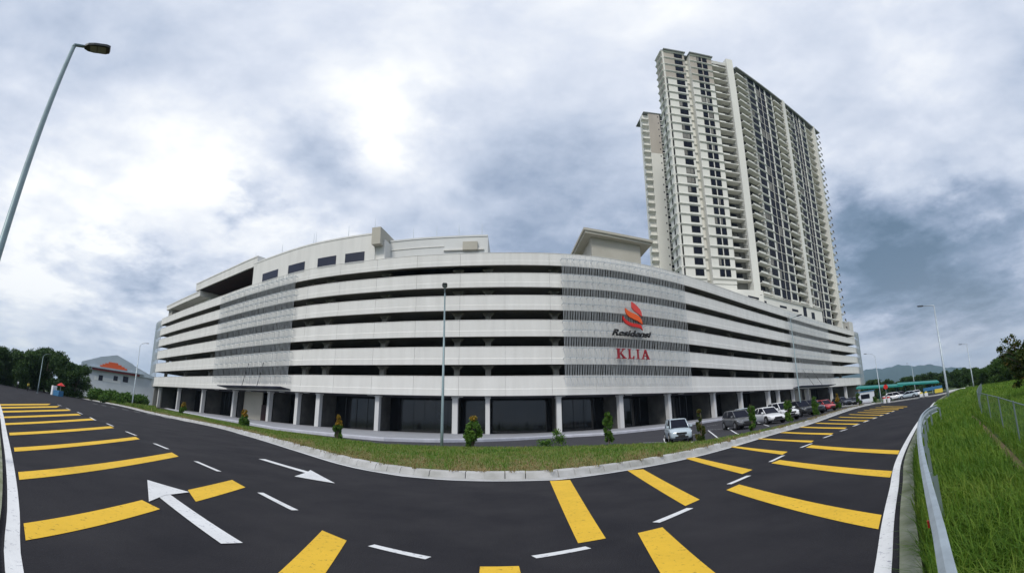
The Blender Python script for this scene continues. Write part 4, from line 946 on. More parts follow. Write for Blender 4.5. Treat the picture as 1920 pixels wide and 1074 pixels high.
# ---- street lamps
def lamp(px, r, ytop, label, arm_az=None, arm=1.2, style='led', base_az=None, name='street_lamp', zt=None, thick=1.0, pole_m=None, headw=1.0):
    azd = base_az if base_az is not None else math.degrees(AE(px, ytop + 60)[0]); p = polar(azd, r); zb = T(p.x, p.y); z = (zt if zt else zat(px, ytop, r)) - zb
    t = thing(name, label, 'street lamp', (p.x, p.y, zb), 0, 'street lamps')
    pm = pole_m or M['pole']
    MB().tube([(0, 0, -.2), (0, 0, 1.2), (0, 0, z)], [.105 * thick, .10 * thick, .05 * thick], 12).build('pole', pm, t, True)
    MB().tube([(0, 0, -.1), (0, 0, .04)], .2, 10).build('base_plate', M['galv'], t)
    d = Vector((math.sin(R(arm_az)), math.cos(R(arm_az)), 0)); up_ = Vector((0, 0, 1))
    if style == 'curve':
        pts = [Vector((0, 0, z - .2))] + [d * (arm * (1 - math.cos(k * .26))) + up_ * (z - .2 + .9 * math.sin(k * .26)) for k in range(1, 7)]
        MB().tube(pts, .035 * thick, 8).build('arm', pm, t, True); e = pts[-1]
    else:
        e = d * arm + up_ * (z + .12 * arm); MB().tube([Vector((0, 0, z - .05)), Vector((0, 0, z + .02)), e], [.05, .045, .04], 8).build('arm', pm, t, True)
    s_ = Vector((d.y, -d.x, 0)); Mx = Matrix(((d.x, s_.x, 0, e.x), (d.y, s_.y, 0, e.y), (0, 0, 1, e.z), (0, 0, 0, 1)))
    hb = MB(); w = .17 * headw; l = .62 * headw
    prof = [(0, .05), (.08, w * .8), (.2, w), (l * .85, w), (l, w * .7)]
    vs = []
    for x, y in prof:
        for yy, zz in ((-y, -.04), (y, -.04), (y * .9, .05), (-y * .9, .05)): vs.append(Mx @ Vector((x, yy, zz + x * .1)))
    fs = [(i * 4 + k, (i + 1) * 4 + k, (i + 1) * 4 + (k + 1) % 4, i * 4 + (k + 1) % 4) for i in range(4) for k in range(4)] + [(3, 2, 1, 0), (16, 17, 18, 19)]
    h_ = hb.add(vs, fs).build('lamp_head', M['lamp'], t, False, .01)
    ln = MB()
    for x0, x1 in ((.15 * headw, l * .5), (l * .53, l * .86)): ln.add([Mx @ Vector(v) for v in ((x0, -w * .75, -.052 + x0 * .1), (x1, -w * .75, -.052 + x1 * .1), (x1, w * .75, -.052 + x1 * .1), (x0, w * .75, -.052 + x0 * .1))], [(0, 1, 2, 3)])
    ln.build('lens', M['lens'], h_); return t
p = G(834, 838, .15); lamp(833, p.length, 549, 'tall grey lamp pole seen head on in the middle of the front verge', arm_az=172, arm=.9)
lamp(1489, 50, 596, 'slender lamp pole on the verge beside the parked white cars', arm_az=150, arm=.8, thick=.75)
p = G(1782, 748); lamp(1766, p.length, 570, 'tall lamp pole rising from the grass behind the guardrail, arm to the left', arm_az=-35, arm=1.1, base_az=math.degrees(AE(1768, 680)[0]), pole_m=M['galv'], thick=1.25)
lamp(1818, 84, 644, 'second lamp pole on the grass side, farther back and shorter looking', arm_az=-35, arm=.9, base_az=math.degrees(AE(1820, 690)[0]), pole_m=M['galv'], thick=1.2)
lamp(1866, 110, 700, 'small far lamp pole beyond the chain link fence', arm_az=-35, arm=.8, base_az=math.degrees(AE(1864, 715)[0]), pole_m=M['galv'])
lamp(1641, 92, 668, 'thin lamp pole with curved arm just right of the car park corner', arm_az=-60, arm=1.7, style='curve', base_az=math.degrees(AE(1645, 700)[0]), pole_m=M['galv'])
lamp(1712, 150, 684, 'faint distant lamp pole above the teal canopy', arm_az=-60, arm=1.2, style='curve', base_az=math.degrees(AE(1713, 710)[0]), pole_m=M['galv'])
lamp(80, 88, 668, 'leaning looking lamp pole at the left in front of the dark trees', arm_az=-20, arm=1.6, style='curve', base_az=math.degrees(AE(76, 700)[0]))
lamp(262, 96, 648, 'tapered lamp pole with curved arm beside the left end of the car park', arm_az=30, arm=1.3, style='curve', base_az=math.degrees(AE(257, 690)[0]), pole_m=M['galv'], thick=1.5)
tl_ = lamp(100, 8.6, 240, 'very tall tapered lamp pole looming at the upper left corner', arm_az=35, arm=.22, base_az=-71.6, zt=zat(145, 84, 8.6) + .1, thick=.9, headw=.88)
tz = tl_.location; _a = R(-71.6); _t = Vector((math.cos(_a), -math.sin(_a), 0)); tl_.rotation_mode = 'QUATERNION'; tl_.rotation_quaternion = Vector((0, 0, 1)).rotation_difference((Vector((0, 0, 1)) + _t * .125).normalized())

# ---- cars
def car_body(style):
    if style == 'saloon': L_n, Ht = 4.5, 1.46; st = [(2.22, .60, .36, .56), (2.14, .76, .27, .68), (1.7, .85, .2, .80), (.98, .88, .19, .92), (0, .89, .19, .95), (-1.35, .88, .19, .99), (-1.95, .84, .22, .98), (-2.18, .78, .28, .90), (-2.27, .70, .38, .72)]; gh = (1.02, -1.72, .28, -1.05)
    elif style == 'hatch': L_n, Ht = 4.1, 1.52; st = [(2.02, .60, .36, .58), (1.94, .76, .27, .72), (1.5, .84, .2, .86), (.95, .87, .19, .97), (0, .87, .19, .99), (-1.3, .87, .19, 1.02), (-1.85, .83, .22, 1.0), (-2.02, .76, .3, .86)]; gh = (1.0, -1.88, .3, -1.45)
    elif style == 'mpv': L_n, Ht = 3.9, 1.62; st = [(1.92, .60, .36, .66), (1.86, .74, .27, .82), (1.5, .80, .2, .95), (1.1, .82, .19, 1.03), (0, .83, .19, 1.04), (-1.6, .82, .19, 1.05), (-1.92, .78, .25, 1.0)]; gh = (1.18, -1.9, .5, -1.72)
    else: L_n, Ht = 4.6, 1.72; st = [(2.25, .64, .42, .72), (2.18, .80, .33, .90), (1.7, .90, .26, 1.0), (1.05, .92, .25, 1.08), (0, .93, .25, 1.10), (-1.6, .92, .25, 1.12), (-2.1, .87, .28, 1.08), (-2.26, .8, .36, .9)]; gh = (1.1, -2.15, .45, -1.75)
    return L_n, Ht, st, gh
def make_car(style, paint):
    Ln, Ht, st, gh = car_body(style); parts = []
    b = MB(); vs = []; n_ = 12
    for x, w, zb, zt in st:
        zm = zb + (zt - zb) * .45
        half = [(0, zb), (w * .86, zb), (w * .97, zb + .08), (w, zm), (w * .98, zt - .12), (w * .90, zt - .03), (0, zt + .02)]
        ring = half + [(-y, z) for y, z in half[-2:0:-1]]
        vs += [(x, y, z) for y, z in ring]
    m_ = len(ring); fs = [(i * m_ + k, (i + 1) * m_ + k, (i + 1) * m_ + (k + 1) % m_, i * m_ + (k + 1) % m_) for i in range(len(st) - 1) for k in range(m_)] + [tuple(range(m_)), tuple((len(st) - 1) * m_ + k for k in range(m_ - 1, -1, -1))]
    b.add(vs, fs)
    xf, xr, tf, tr_ = gh; zf_ = np.interp(-xf, [-s[0] for s in st], [s[3] for s in st]); zr = np.interp(-xr, [-s[0] for s in st], [s[3] for s in st]); wb_ = st[len(st) // 2][1] * .90; wt = wb_ * .80
    V = lambda x, y, z: Vector((x, y, z))
    base = [V(xf, -wb_ * .88, zf_ - .02), V(xf, wb_ * .88, zf_ - .02), V(xr, wb_ * .88, zr - .02), V(xr, -wb_ * .88, zr - .02), V((xf + xr) / 2, wb_, (zf_ + zr) / 2), V((xf + xr) / 2, -wb_, (zf_ + zr) / 2)]
    top = [V(tf, -wt * .93, Ht - .06), V(tf, wt * .93, Ht - .06), V(tr_, wt * .93, Ht - .07), V(tr_, -wt * .93, Ht - .07), V((tf + tr_) / 2, wt, Ht - .05), V((tf + tr_) / 2, -wt, Ht - .05)]
    gl = MB(); o = [0, 1, 4, 2, 3, 5]; gl.add([base[i] for i in o] + [top[i] for i in o], [(i, (i + 1) % 6, 6 + (i + 1) % 6, 6 + i) for i in range(6)] + [(6, 7, 8, 9, 10, 11)])
    rf_ = MB(); tt = [top[i] for i in o]; up2 = V(0, 0, .06); c = V((tf + tr_) / 2, 0, Ht)
    ring0 = [p + (p - c) * .03 for p in tt]; ring1 = [c + (p - c) * .93 + up2 for p in tt]; ring1 = [V(p.x, p.y, Ht - .005) for p in ring1]; ring2 = [V(c.x + (p.x - c.x) * .5, c.y + (p.y - c.y) * .5, Ht + .02) for p in tt]
    rf_.add(ring0 + ring1 + ring2, [(i, (i + 1) % 6, 6 + (i + 1) % 6, 6 + i) for i in range(6)] + [(6 + i, 6 + (i + 1) % 6, 12 + (i + 1) % 6, 12 + i) for i in range(6)] + [(12, 13, 14, 15, 16, 17)])
    for a, t in ((0, 0), (1, 1), (2, 2), (3, 3)): rf_.tube([base[a] + (base[a] - V(c.x, 0, base[a].z)).normalized() * .0, top[t]], .045, 5)
    for sy in (1, -1):
        xm = (xf + xr) / 2 - .05; rf_.tube([V(xm, sy * (wb_ + .0), (zf_ + zr) / 2), V((tf + tr_) / 2, sy * wt, Ht - .06)], .035, 5)
    out = [('body', b, paint, True, .03), ('cabin_glass', gl, M['glass'], False, 0), ('roof', rf_, paint, True, 0)]
    wr_ = .32 if style != 'suv' else .37; wx = (Ln * .305, -Ln * .30); whl = []
    for x in wx:
        for sy in (1, -1):
            y = sy * (st[3][1] - .10); ty = MB(); ty.tube([(x, y - sy * .14, wr_), (x, y + sy * .10, wr_), (x, y + sy * .115, wr_)], [wr_, wr_, wr_ * .93], 18); rm = MB(); rm.tube([(x, y + sy * .10, wr_), (x, y + sy * .125, wr_)], wr_ * .62, 10)
            ar = MB(); ar.tube([(x, y - sy * .1, wr_ + .02), (x, y + sy * .098, wr_ + .02)], wr_ + .065, 18); whl.append((ty, rm, ar))
    fx = st[1][0]; w1 = st[1][1]; z1 = st[1][3]; lam = []
    for sy in (1, -1): lam.append(MB().add([V(fx + .03, sy * w1 * .52, z1 - .17), V(fx - .01, sy * w1 * .97, z1 - .13), V(fx - .3, sy * (w1 + .06), z1 - .03), V(fx - .02, sy * w1 * .6, z1 - .03), V(fx - .1, sy * w1 * .52, z1 - .19), V(fx - .35, sy * w1 * .9, z1 - .2)], [(0, 1, 2, 3), (0, 4, 5, 1), (1, 5, 2)]))
    gl2 = MB(); gl2.box(fx + .0, fx + .085, -w1 * .48, w1 * .48, z1 - .25, z1 - .12); gl2.box(fx + .02, fx + .09, -w1 * .62, w1 * .62, st[1][2] + .06, st[1][2] + .17)
    mir = [MB().box(xf - .28, xf - .12, sy * wb_ + (0 if sy > 0 else -.19), sy * wb_ + (.19 if sy > 0 else 0), zf_ + .0, zf_ + .15) for sy in (1, -1)]
    pl = MB().box(fx + .088, fx + .1, -.24, .24, st[1][2] + .17, st[1][2] + .28)
    return out, whl, lam, gl2, mir, pl, st
def car(px, py, head, style, paint, label, r=None, name='parked_car', cat='car'):
    p = G(px, py) if r is None else at(px, r, py); d = Vector(head).normalized(); rz = math.atan2(d.y, d.x)
    t = thing(name, label, cat, (p.x, p.y, T(p.x, p.y) + .01), rz, 'parked cars')
    out, whl, lam, gl2, mir, pl, st = make_car(style, paint)
    for nm, mb, m_, sm, bv in out:
        o = mb.build(nm, m_, t, sm)
        if nm == 'body':
            s_ = o.modifiers.new('s', 'SUBSURF'); s_.levels = s_.render_levels = 1
    for ty, rm, ar in whl:
        w_ = ty.build('tyre', M['rubber'], t, False); rm.build('rim', M['rim'], w_); ar.build('wheel_arch', M['black'], t)
    for l_ in lam: l_.build('headlight', M['headlamp'], t)
    gl2.build('grille', M['black'], t); pl.build('number_plate', M['plate'], t)
    for m_ in mir: m_.build('mirror', paint, t, False, .02)
    return t
def paint(name, c): return mat(name, c, .35, spec=.5, coat=.8)
silver = paint('silver_car_paint', (.42, .50, .56)); grey = paint('grey_car_paint', (.085, .09, .10)); whitep = paint('white_car_paint', (.74, .75, .77)); blackp = paint('black_car_paint', (.012, .013, .016)); redc = paint('red_car_paint', (.42, .025, .035)); navyc = paint('navy_car_paint', (.03, .035, .05)); maroon = paint('maroon_car_paint', (.12, .012, .02))
car(1272, 828, (-.22, -.97), 'mpv', silver, 'pale silver people carrier facing the road, nearest of the parked cars').scale = (.88, .88, .88)
car(1386, 804, (-.1, -.99), 'hatch', grey, 'dark grey hatchback parked left of the white saloon')
car(1398, 791, (-.1, -.99), 'hatch', silver, 'silver car mostly hidden behind the dark grey hatchback')
car(1441, 794, (-.12, -.99), 'saloon', whitep, 'white saloon parked nose out beside a slim green shrub')
car(1468, 788, (-.12, -.99), 'suv', whitep, 'white taller car just behind the white saloon')
car(1501, 781, (-.1, -.99), 'suv', blackp, 'black off roader half hidden by the slim lamp pole')
car(1520, 777, (-.1, -.99), 'suv', navyc, 'dark navy off roader next to the black one')
car(1529, 767, (-.1, -.99), 'hatch', maroon, 'maroon car glimpsed behind the dark off roaders')
car(1547, 771, (-.1, -.99), 'hatch', redc, 'bright red hatchback beyond the dark off roaders')
car(1579, 764, (-.05, -.99), 'suv', navyc, 'dark car right of the orange topped shrub', r=88)
car(1592, 762, (-.05, -.99), 'saloon', blackp, 'black saloon near the far end of the parking bays', r=92)
car(1603, 760, (-.05, -.99), 'hatch', navyc, 'last dark car before the car park corner', r=98)
car(1679, 748, (.8, -.6), 'suv', whitep, 'white car facing out under the left half of the teal canopy', r=100)
car(1690, 745, (.8, -.6), 'suv', blackp, 'black car behind the far white and silver cars', r=108)
car(1703, 745, (-.6, .8), 'saloon', silver, 'silver saloon seen side on below the teal canopy', r=99)
car(1718, 745, (.6, .8), 'saloon', whitep, 'white saloon at the right end of the canopy cars', r=104)

# ---- far right: canopy, signs, barriers, kerb
def box_at(px0, px1, py0, py1, r, depth, name, m_, parent=None):
    a, b = at(px0, r), at(px1, r); d = (b - a).normalized(); q = Vector((-d.y, d.x)) * depth; z0, z1 = zat(px0, py0, r), zat(px0, py1, r)
    return MB().prism([a, b, b + q, a + q], z0, z1).build(name, m_, parent)
sh = thing('canopy_shelter', 'long low parking shelter with thin teal roof and green posts in the distance', 'shelter')
a, b = at(1606, 118), at(1764, 118); d = (b - a).normalized(); q = Vector((-d.y, d.x))
for k, (t0, t1, dz) in enumerate(((0, .56, 0), (.5, 1, .3))):
    p0, p1 = a.lerp(b, t0), a.lerp(b, t1); zl, zr = zat(1610, 729, 118), zat(1762, 720, 118); z = zl + (zr - zl) * t0 + dz; z2 = zl + (zr - zl) * t1 + dz - .25
    MB().add([(p0.x, p0.y, z), (p1.x, p1.y, z2 + .25), ((p1 + q * 6).x, (p1 + q * 6).y, z2 + .9), ((p0 + q * 6).x, (p0 + q * 6).y, z + .65), (p0.x, p0.y, z + .35), (p1.x, p1.y, z2 + .6), ((p1 + q * 6).x, (p1 + q * 6).y, z2 + 1.1), ((p0 + q * 6).x, (p0 + q * 6).y, z + .85)],
              [(0, 1, 2, 3), (4, 5, 6, 7), (0, 1, 5, 4), (1, 2, 6, 5), (2, 3, 7, 6), (3, 0, 4, 7)]).build('roof_sheet', M['teal'], sh)
for k in range(9):
    p = a.lerp(b, (k + .3) / 9) + q * 3; MB().tube([(p.x, p.y, T(p.x, p.y)), (p.x, p.y, zl + (zr - zl) * (k + .3) / 9 + .4)], .08, 6).build('post', M['teal'], sh)
kb2 = MB(); KF = smooth([at(1560, 84), at(1640, 80), at(1700, 78), at(1760, 76), at(1790, 84)], 1.5); kb2.sweep(KF, [(0, .0), (0, .16), (-.3, .18), (-1.2, .18), (-1.2, 0)], zf=T); struct(kb2.build('far_kerb', M['kerb']))
sg = thing('stop_sign', 'small red octagonal road sign on a post beyond the junction', 'road sign', (*at(1662, 80), 0)); zc_ = zat(1662, 725, 80)
oc = [(math.cos(R(22.5 + 45 * k)) * .42, math.sin(R(22.5 + 45 * k)) * .42) for k in range(8)]
sfx = Matrix.Rotation(-R(50), 4, 'Z')
MB().add([sfx @ Vector((x, y_, z + zc_)) for y_ in (-.02, .02) for x, z in oc], [tuple(range(8)), tuple(range(15, 7, -1))] + [(i, (i + 1) % 8, 8 + (i + 1) % 8, 8 + i) for i in range(8)]).build('sign_plate', M['red'], sg)
MB().tube([(0, .05, -1.5), (0, .05, zc_ + .4)], .035, 6).build('post', M['galv'], sg)
for i, (px, lab) in enumerate(((1656, 'left of two pale red topped marker posts by the junction'), (1664, 'right of two pale red topped marker posts by the junction'))):
    p = at(px, 79); t = thing('marker_post', lab, 'marker post', (p.x, p.y, T(p.x, p.y)), 0, 'marker posts'); MB().box(-.22, .22, -.15, .15, 0, 1.2).build('post', M['canvas'], t, False, .03); MB().box(-.23, .23, -.16, .16, .8, 1.05).build('red_band', M['redpink'], t)
for i, (px, lab) in enumerate(((1727, 'yellow and white plastic barrier left of its pair on the far kerb'), (1736, 'yellow and white plastic barrier right of its pair on the far kerb'))):
    p = at(px, 77); t = thing('road_barrier', lab, 'barrier', (p.x, p.y, T(p.x, p.y) + .15), R(30), 'plastic barriers')
    MB().box(-.9, .9, -.2, .2, 0, .55).build('base', M['canvas'], t, False, .05); MB().box(-.8, .8, -.12, .12, .55, .8).build('top', M['yellowp'], t, False, .05)
sb = thing('billboard', 'small blue and yellow board at the right end of the teal canopy', 'board', (*at(1750, 112), 0)); sfx = Matrix.Rotation(-R(50), 4, 'Z'); zz = zat(1750, 731, 112)
MB().box(-2.4, 2.4, 0, .1, zz, zz + .8, 0, sfx).build('blue_panel', M['bluewall'], sb); MB().box(.4, 2.4, -.05, -.01, zz - 1.0, zz + .1, 0, sfx).build('yellow_panel', M['yellowp'], sb); MB().tube([(0, .15, -2), (0, .15, zz + 1)], .07, 6).build('post', M['galv'], sb)
ww = thing('low_white_wall', 'low white flat topped structure beyond the tip of the grass', 'structure', (*at(1800, 90), 0)); zz = zat(1800, 733, 90); sfx = Matrix.Rotation(-R(57), 4, 'Z')
MB().box(-2.6, 1.2, 0, 1.5, zz, zz + .45, 0, sfx).build('slab', M['canvas'], ww)
for x in (-2.2, -.6, .9): MB().box(x, x + .3, .2, 1.3, -2.2, zz, 0, sfx).build('leg', M['canvas'], ww)
bx = thing('shop_kiosk', 'pale blue white kiosk box at the foot of the car park corner', 'kiosk', (*at(1622, 112), 0)); zz = T(*at(1622, 112)); sfx = Matrix.Rotation(-R(45), 4, 'Z')
MB().box(-2.2, 2.2, 0, 3, zz, zz + 2.6, 0, sfx).build('wall', M['shed_wall'], bx); MB().box(-2.4, 2.4, -.2, 3.2, zz + 2.6, zz + 2.75, 0, sfx).build('roof', M['bluewall'], bx); MB().box(-1.2, 1.0, -.03, -.004, zz + .9, zz + 2.0, 0, sfx).build('window', M['glass'], bx)

# ---- trees
TF = [tree_meshes(11.5, 6.0, 15000, .30, M['leaf_far'], s, 26, .10) for s in (11, 12, 13)]
TFm = [tree_meshes(8.5, 5.2, 5500, .36, M['leaf_far'], s, 18, .05) for s in (21, 22)]
TB = [tree_meshes(9, 5.5, 9000, .28, M['leaf_right'], s, 22, .06) for s in (31, 32)]
lt = [(-30, 118, .95, 0, 'dark tree at the far left edge of the left wood'), (12, 124, 1.05, 1, 'broad dark tree at the left, second from the picture edge'), (48, 116, 1.0, 2, 'dark round tree behind the left lamp pole'), (88, 120, 1.18, 0, 'tallest dark tree of the left wood with a feathery top'),
      (118, 114, 1.0, 1, 'dark tree right of the tallest one in the left wood'), (146, 112, .88, 2, 'rightmost dark tree of the left wood beside the grey roofed shed'), (66, 134, 1.2, 2, 'dark tree standing behind the others in the left wood'), (-5, 138, 1.15, 2, 'dark tree at the back left of the left wood')]
for px, r, s_, k, lab in lt:
    p = at(px, r, 700); put_tree(TF[k], (p.x, p.y, T(p.x, p.y) - .3), lab, group='trees of the left wood', rz=rnd.uniform(0, 6), sc=s_ * .86)
for i, px in enumerate(np.linspace(1622, 1800, 13)):
    r = 210 + rnd.uniform(-15, 25); p = at(px, r, 710); put_tree(TFm[i % 2], (p.x, p.y, T(p.x, p.y) - .5), 'one of the dark green trees in the far line below the blue hills', group='far tree line', rz=rnd.uniform(0, 6), sc=rnd.uniform(.85, 1.12))
rtl = [(1802, 150, 1.05, 0, 'dark rounded tree left of the pale green ones at the right'), (1822, 132, .98, 1, 'mid green tree behind the second lamp pole'), (1838, 120, .8, 0, 'paler green tree right of the second lamp pole'), (1856, 116, .85, 1, 'green tree behind the small far lamp pole'), (1880, 92, .9, 0, 'dark green tree behind the chain link fence'), (1903, 84, .92, 1, 'dark green tree behind the leafy near branches'), (1925, 78, .92, 0, 'dark tree at the right picture edge behind the fence')]
for px, r, s_, k, lab in rtl:
    p = at(px, r, 710); put_tree((TB if i % 2 or px > 1830 else TFm)[k], (p.x, p.y, T(p.x, p.y) - .6), lab, group='trees beyond the fence', rz=rnd.uniform(0, 6), sc=s_ * .7)
# near tree whose branches enter at the right
p = at(1945, 24, 690); zb = T(p.x, p.y)
blobs = []; rg = random.Random(4)
for pxx, pyy, s_ in ((1885, 640, .32), (1876, 655, .3), (1895, 660, .4), (1905, 645, .35), (1915, 665, .5), (1890, 680, .36), (1902, 690, .42), (1912, 705, .4), (1918, 684, .55), (1880, 668, .26), (1898, 630, .2), (1925, 650, .5), (1935, 670, .8), (1950, 650, .9), (1940, 700, .8), (1960, 690, 1.0), (1970, 640, .9), (1908, 720, .3)):
    rr_ = 24 + rg.uniform(-.8, .8); q = at(pxx, rr_, pyy); blobs.append((q.x - p.x, q.y - p.y, zat(pxx, pyy, rr_) - zb, s_, s_, s_ * .75))
nt_ = thing('near_tree', 'leafy tree with reddish young leaves reaching in at the right edge', 'tree', (p.x, p.y, zb))
put_mesh(leaf_mesh(leaf_cloud(blobs, 9500, .085, shell=.15, seed=9), 'crown', M['leaf_near']), 'crown', nt_)
tk = MB(); tk.tube([(0, 0, -.3), (.1, 0, 1.5), (0, .1, 3.2)], [.17, .13, .06], 8)
for b_ in blobs: tk.tube([(0, 0, rg.uniform(1.2, 2.8)), (b_[0] * .5, b_[1] * .5, b_[2] * .8), (b_[0], b_[1], b_[2])], [.045, .03, .01], 5)
tk.build('trunk', M['bark'], nt_)
bs = leaf_mesh(leaf_cloud([(0, 0, .7, .9, .9, .7), (.4, .2, .9, .6, .6, .5)], 1600, .12, shell=.4, seed=3), 'foliage', M['leaf_shrub'])
for px, r, s_, lab in ((196, 98, 1.5, 'clipped yellow green bush in front of the shed, left one'), (229, 93, 1.2, 'clipped yellow green bush beside the far lamp pole'), (178, 106, 2.2, 'dark hedge bush at the left corner of the shed'), (192, 108, 2.0, 'dark hedge bush under the left shed window'), (207, 110, 2.3, 'dark hedge bush below the shed wall under the emblem'), (222, 108, 2.0, 'dark hedge bush below the middle shed window'), (238, 108, 2.2, 'dark hedge bush left of the far lamp pole foot'), (253, 110, 2.0, 'dark hedge bush right behind the lamp pole foot'), (268, 112, 2.2, 'hedge bush at the left corner of the car park')):
    p = at(px, r); t = thing('bush', lab, 'bush', (p.x, p.y, T(p.x, p.y) - .1), rnd.uniform(0, 6), 'bushes by the shed'); put_mesh(bs, 'foliage', t); t.scale = (s_,) * 3
    MB().tube([(0, 0, -.2), (0, 0, .7)], .05, 5).build('stem', M['bark'], t)

# ---- shed at the left
wr = thing('shed_building', 'wide grey gabled shed with orange emblem on its gable and red eaves', 'warehouse')
rW_ = 140; a, b = at(150, rW_, 700), at(300, rW_, 700); d = (b - a).normalized(); q = Vector((-d.y, d.x)); hv = lambda py: zat(205, py, rW_); wd_ = (b - a).length
Mw = Matrix(((d.x, q.x, 0, a.x), (d.y, q.y, 0, a.y), (0, 0, 1, 0), (0, 0, 0, 1)))
ux = lambda px: (px - 150) / 150 * wd_
z_e, z_a = hv(698), hv(664)
MB().box(0, wd_, 0, 30, -4, z_e, 0, Mw).build('wall', M['shed_wall'], wr)
gb = MB(); xa_ = ux(215)
prof = [(ux(150), z_e), (ux(150), hv(686)), (ux(180), hv(674)), (ux(184), hv(672)), (xa_, z_a), (ux(246), hv(676)), (ux(250), hv(679)), (ux(285), hv(693)), (ux(300), hv(697) + .1), (ux(300), z_e)]
n_ = len(prof); gb.add([Mw @ Vector((x, -.6, z)) for x, z in prof] + [Mw @ Vector((x, 30, z)) for x, z in prof], [tuple(range(n_)), tuple(range(2 * n_ - 1, n_ - 1, -1))] + [(i, (i + 1) % n_, n_ + (i + 1) % n_, n_ + i) for i in range(n_)]); gb.build('roof', M['shed_roof'], wr)
MB().box(ux(172), ux(262), -1.2, -.62, hv(697.5), hv(694.5), 0, Mw).build('red_eaves', M['maroon_band'], wr); MB().box(ux(166), ux(268), -1.4, -.62, hv(693.4), hv(691.5), 0, Mw).build('eaves_beam', M['shed_roof'], wr)
em = MB()
for x0, x1, y0, y1 in ((186, 237, 690, 687), (190, 232, 687, 684.5), (195, 226, 684.5, 682), (201, 219, 682, 679)): em.box(ux(x0), ux(x1), -.75, -.61, hv(y0), hv(y1), 0, Mw)
em.build('orange_emblem', M['orange_roof'], wr)
for x0, x1, y0, y1 in ((232, 242, 712, 701), (214, 222, 712, 703), (186, 194, 716, 706)): MB().box(ux(x0), ux(x1), -.06, .02, hv(y0), hv(y1), 0, Mw).build('window', M['navy'], wr)
MB().box(ux(178), ux(228), -.05, -.004, hv(716), hv(709), 0, Mw).build('pale_band', M['canvas'], wr)
# small stall and figures at the left by the trees
st_ = thing('roadside_stall', 'blue roadside stall with a red and white parasol at the left by the trees', 'stall', (*at(112, 92, 725), 0)); zz = T(*at(112, 92)); z = zz
MB().box(-1.2, .9, -.6, .6, z, z + 1.1).build('counter', M['bluewall'], st_, False, .04)
pr = MB(); pr.tube([(.4, 0, z + 2.1), (.4, 0, z + 2.3), (.4, 0, z + 2.7)], [.9, .7, .05], 8); pr.build('parasol', M['red'], st_); MB().tube([(.4, 0, z), (.4, 0, z + 2.3)], .04, 6).build('pole', M['galv'], st_)
MB().box(-2.4, -1.7, -.5, .5, z, z + 1.9).build('cool_box', M['canvas'], st_, False, .05)
def person(px, r, top, leg, label, rz=0):
    p = at(px, r); bm = bmesh.new()
    J = {'pel': (0, 0, .92), 'ch': (0, .0, 1.32), 'nk': (0, .02, 1.5), 'hd': (0, .0, 1.66), 'ls': (.19, 0, 1.42), 'le': (.25, .02, 1.12), 'lh': (.24, -.10, .86), 'rs': (-.19, 0, 1.42), 're': (-.26, .02, 1.12), 'rh': (-.22, -.12, .88),
         'lk': (.11, -.04, .5), 'la': (.12, .02, .08), 'lt': (.13, -.16, .04), 'rk': (-.11, .02, .5), 'ra': (-.12, .10, .08), 'rt': (-.13, -.08, .04)}
    E_ = ['pel ch', 'ch nk', 'nk hd', 'ch ls', 'ls le', 'le lh', 'ch rs', 'rs re', 're rh', 'pel lk', 'lk la', 'la lt', 'pel rk', 'rk ra', 'ra rt']
    rad = dict(pel=.15, ch=.16, nk=.06, hd=.10, ls=.07, le=.05, lh=.045, rs=.07, re=.05, rh=.045, lk=.075, la=.05, lt=.045, rk=.075, ra=.05, rt=.045)
    ks = list(J); me = bpy.data.meshes.new('body'); me.from_pydata([J[k] for k in ks], [tuple(ks.index(x) for x in e.split()) for e in E_], [])
    t = thing('person', label, 'person', (p.x, p.y, T(p.x, p.y)), rz); o = bpy.data.objects.new('body', me); COL.objects.link(o); o.parent = t; me.materials.append(leg)
    o.modifiers.new('skin', 'SKIN')
    for i, k in enumerate(ks): me.skin_vertices[0].data[i].radius = (rad[k], rad[k] * .8)
    me.skin_vertices[0].data[0].use_root = True
    s_ = o.modifiers.new('sub', 'SUBSURF'); s_.levels = s_.render_levels = 1
    MB().tube([(0, 0, .95), (0, 0, 1.2), (0, 0, 1.46)], [.19, .2, .17], 10).build('vest', top, t, True)
    MB().tube([(0, .03, 1.6), (0, .03, 1.7), (0, .03, 1.78)], [.115, .12, .05], 8).build('hair', M['black'], t, True)
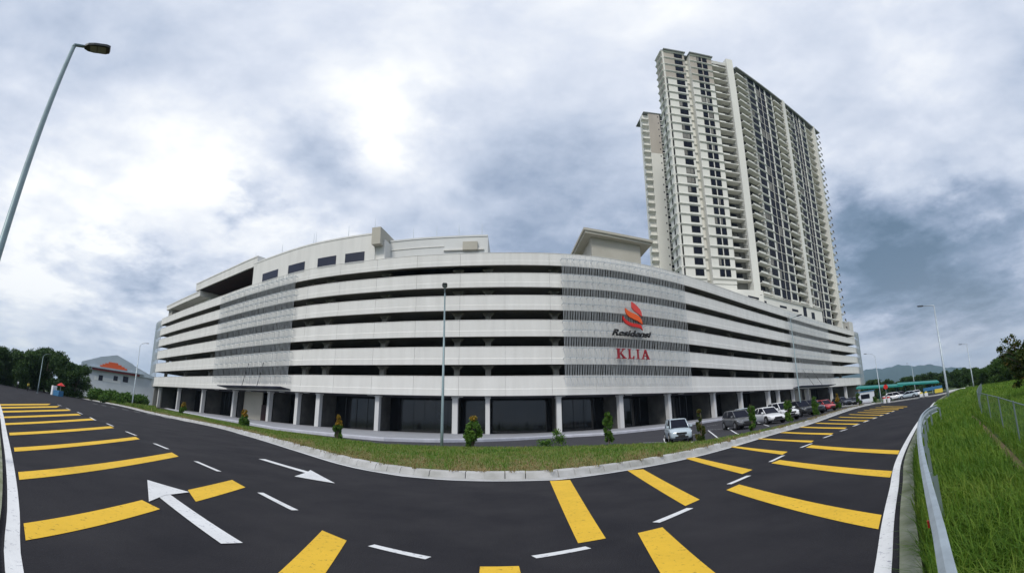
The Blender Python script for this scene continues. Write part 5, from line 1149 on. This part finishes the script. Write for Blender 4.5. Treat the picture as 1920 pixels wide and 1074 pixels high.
person(51, 90, M['yellowp'], M['person_dark'], 'person in a yellow vest and dark trousers standing by the left trees', 2.6)
person(31, 94, M['canvas'], M['person_dark'], 'person in a pale shirt standing left of the yellow vested one', 2.2)

# ---- hills far away and the air between
hp = [(1500, 700), (1600, 698), (1628, 694), (1655, 689), (1690, 684.5), (1725, 683), (1760, 683.5), (1790, 687), (1815, 690), (1840, 689), (1865, 688.5), (1895, 692), (1930, 696), (1990, 704), (2050, 716)]
hm = MB(); vs = []; rows = [(3300, 0), (3600, .35), (3900, .7), (4200, 1.0), (4700, .8), (5100, 0)]; hx = np.linspace(1500, 2050, 90)
hy = np.interp(hx, [a for a, _ in hp], [b for _, b in hp])
ph = nr.random(8) * 6
for x, y in zip(hx, hy):
    azd = math.degrees(AE(x, 735)[0]); zc_ = zat(x, y, 4200) + 8 * math.sin(x * .11 + ph[0]) + 5 * math.sin(x * .31 + ph[1])
    for r, f in rows: q_ = polar(azd, r); vs.append((q_.x, q_.y, -3 + (zc_ + 3) * f + (12 * math.sin(x * .2 + r * .01 + ph[2]) if 0 < f < 1 else 0)))
nR = len(rows); hm.add(vs, [(i * nR + k, (i + 1) * nR + k, (i + 1) * nR + k + 1, i * nR + k + 1) for i in range(len(hx) - 1) for k in range(nR - 1)])
hl = hm.build('hills', mat('forest_hill', (.015, .04, .03), .95, col2=(.03, .06, .045), scale=.004, world=True), None, True); flip_up(hl); struct(hl)
hz_o = MB().box(-5600, 5600, -5600, 5600, -4.4, 330).build('haze', None)
hm_ = bpy.data.materials.new('haze_air'); hm_.use_nodes = True; N = hm_.node_tree.nodes; N.clear(); ov = N.new('ShaderNodeOutputMaterial'); pv = N.new('ShaderNodeVolumePrincipled')
pv.inputs['Color'].default_value = (.55, .78, 1.0, 1); pv.inputs['Density'].default_value = HAZE; pv.inputs['Anisotropy'].default_value = .2; hm_.node_tree.links.new(pv.outputs[0], ov.inputs['Volume'])
hz_o.data.materials.clear(); hz_o.data.materials.append(hm_); hz_o['kind'] = 'stuff'
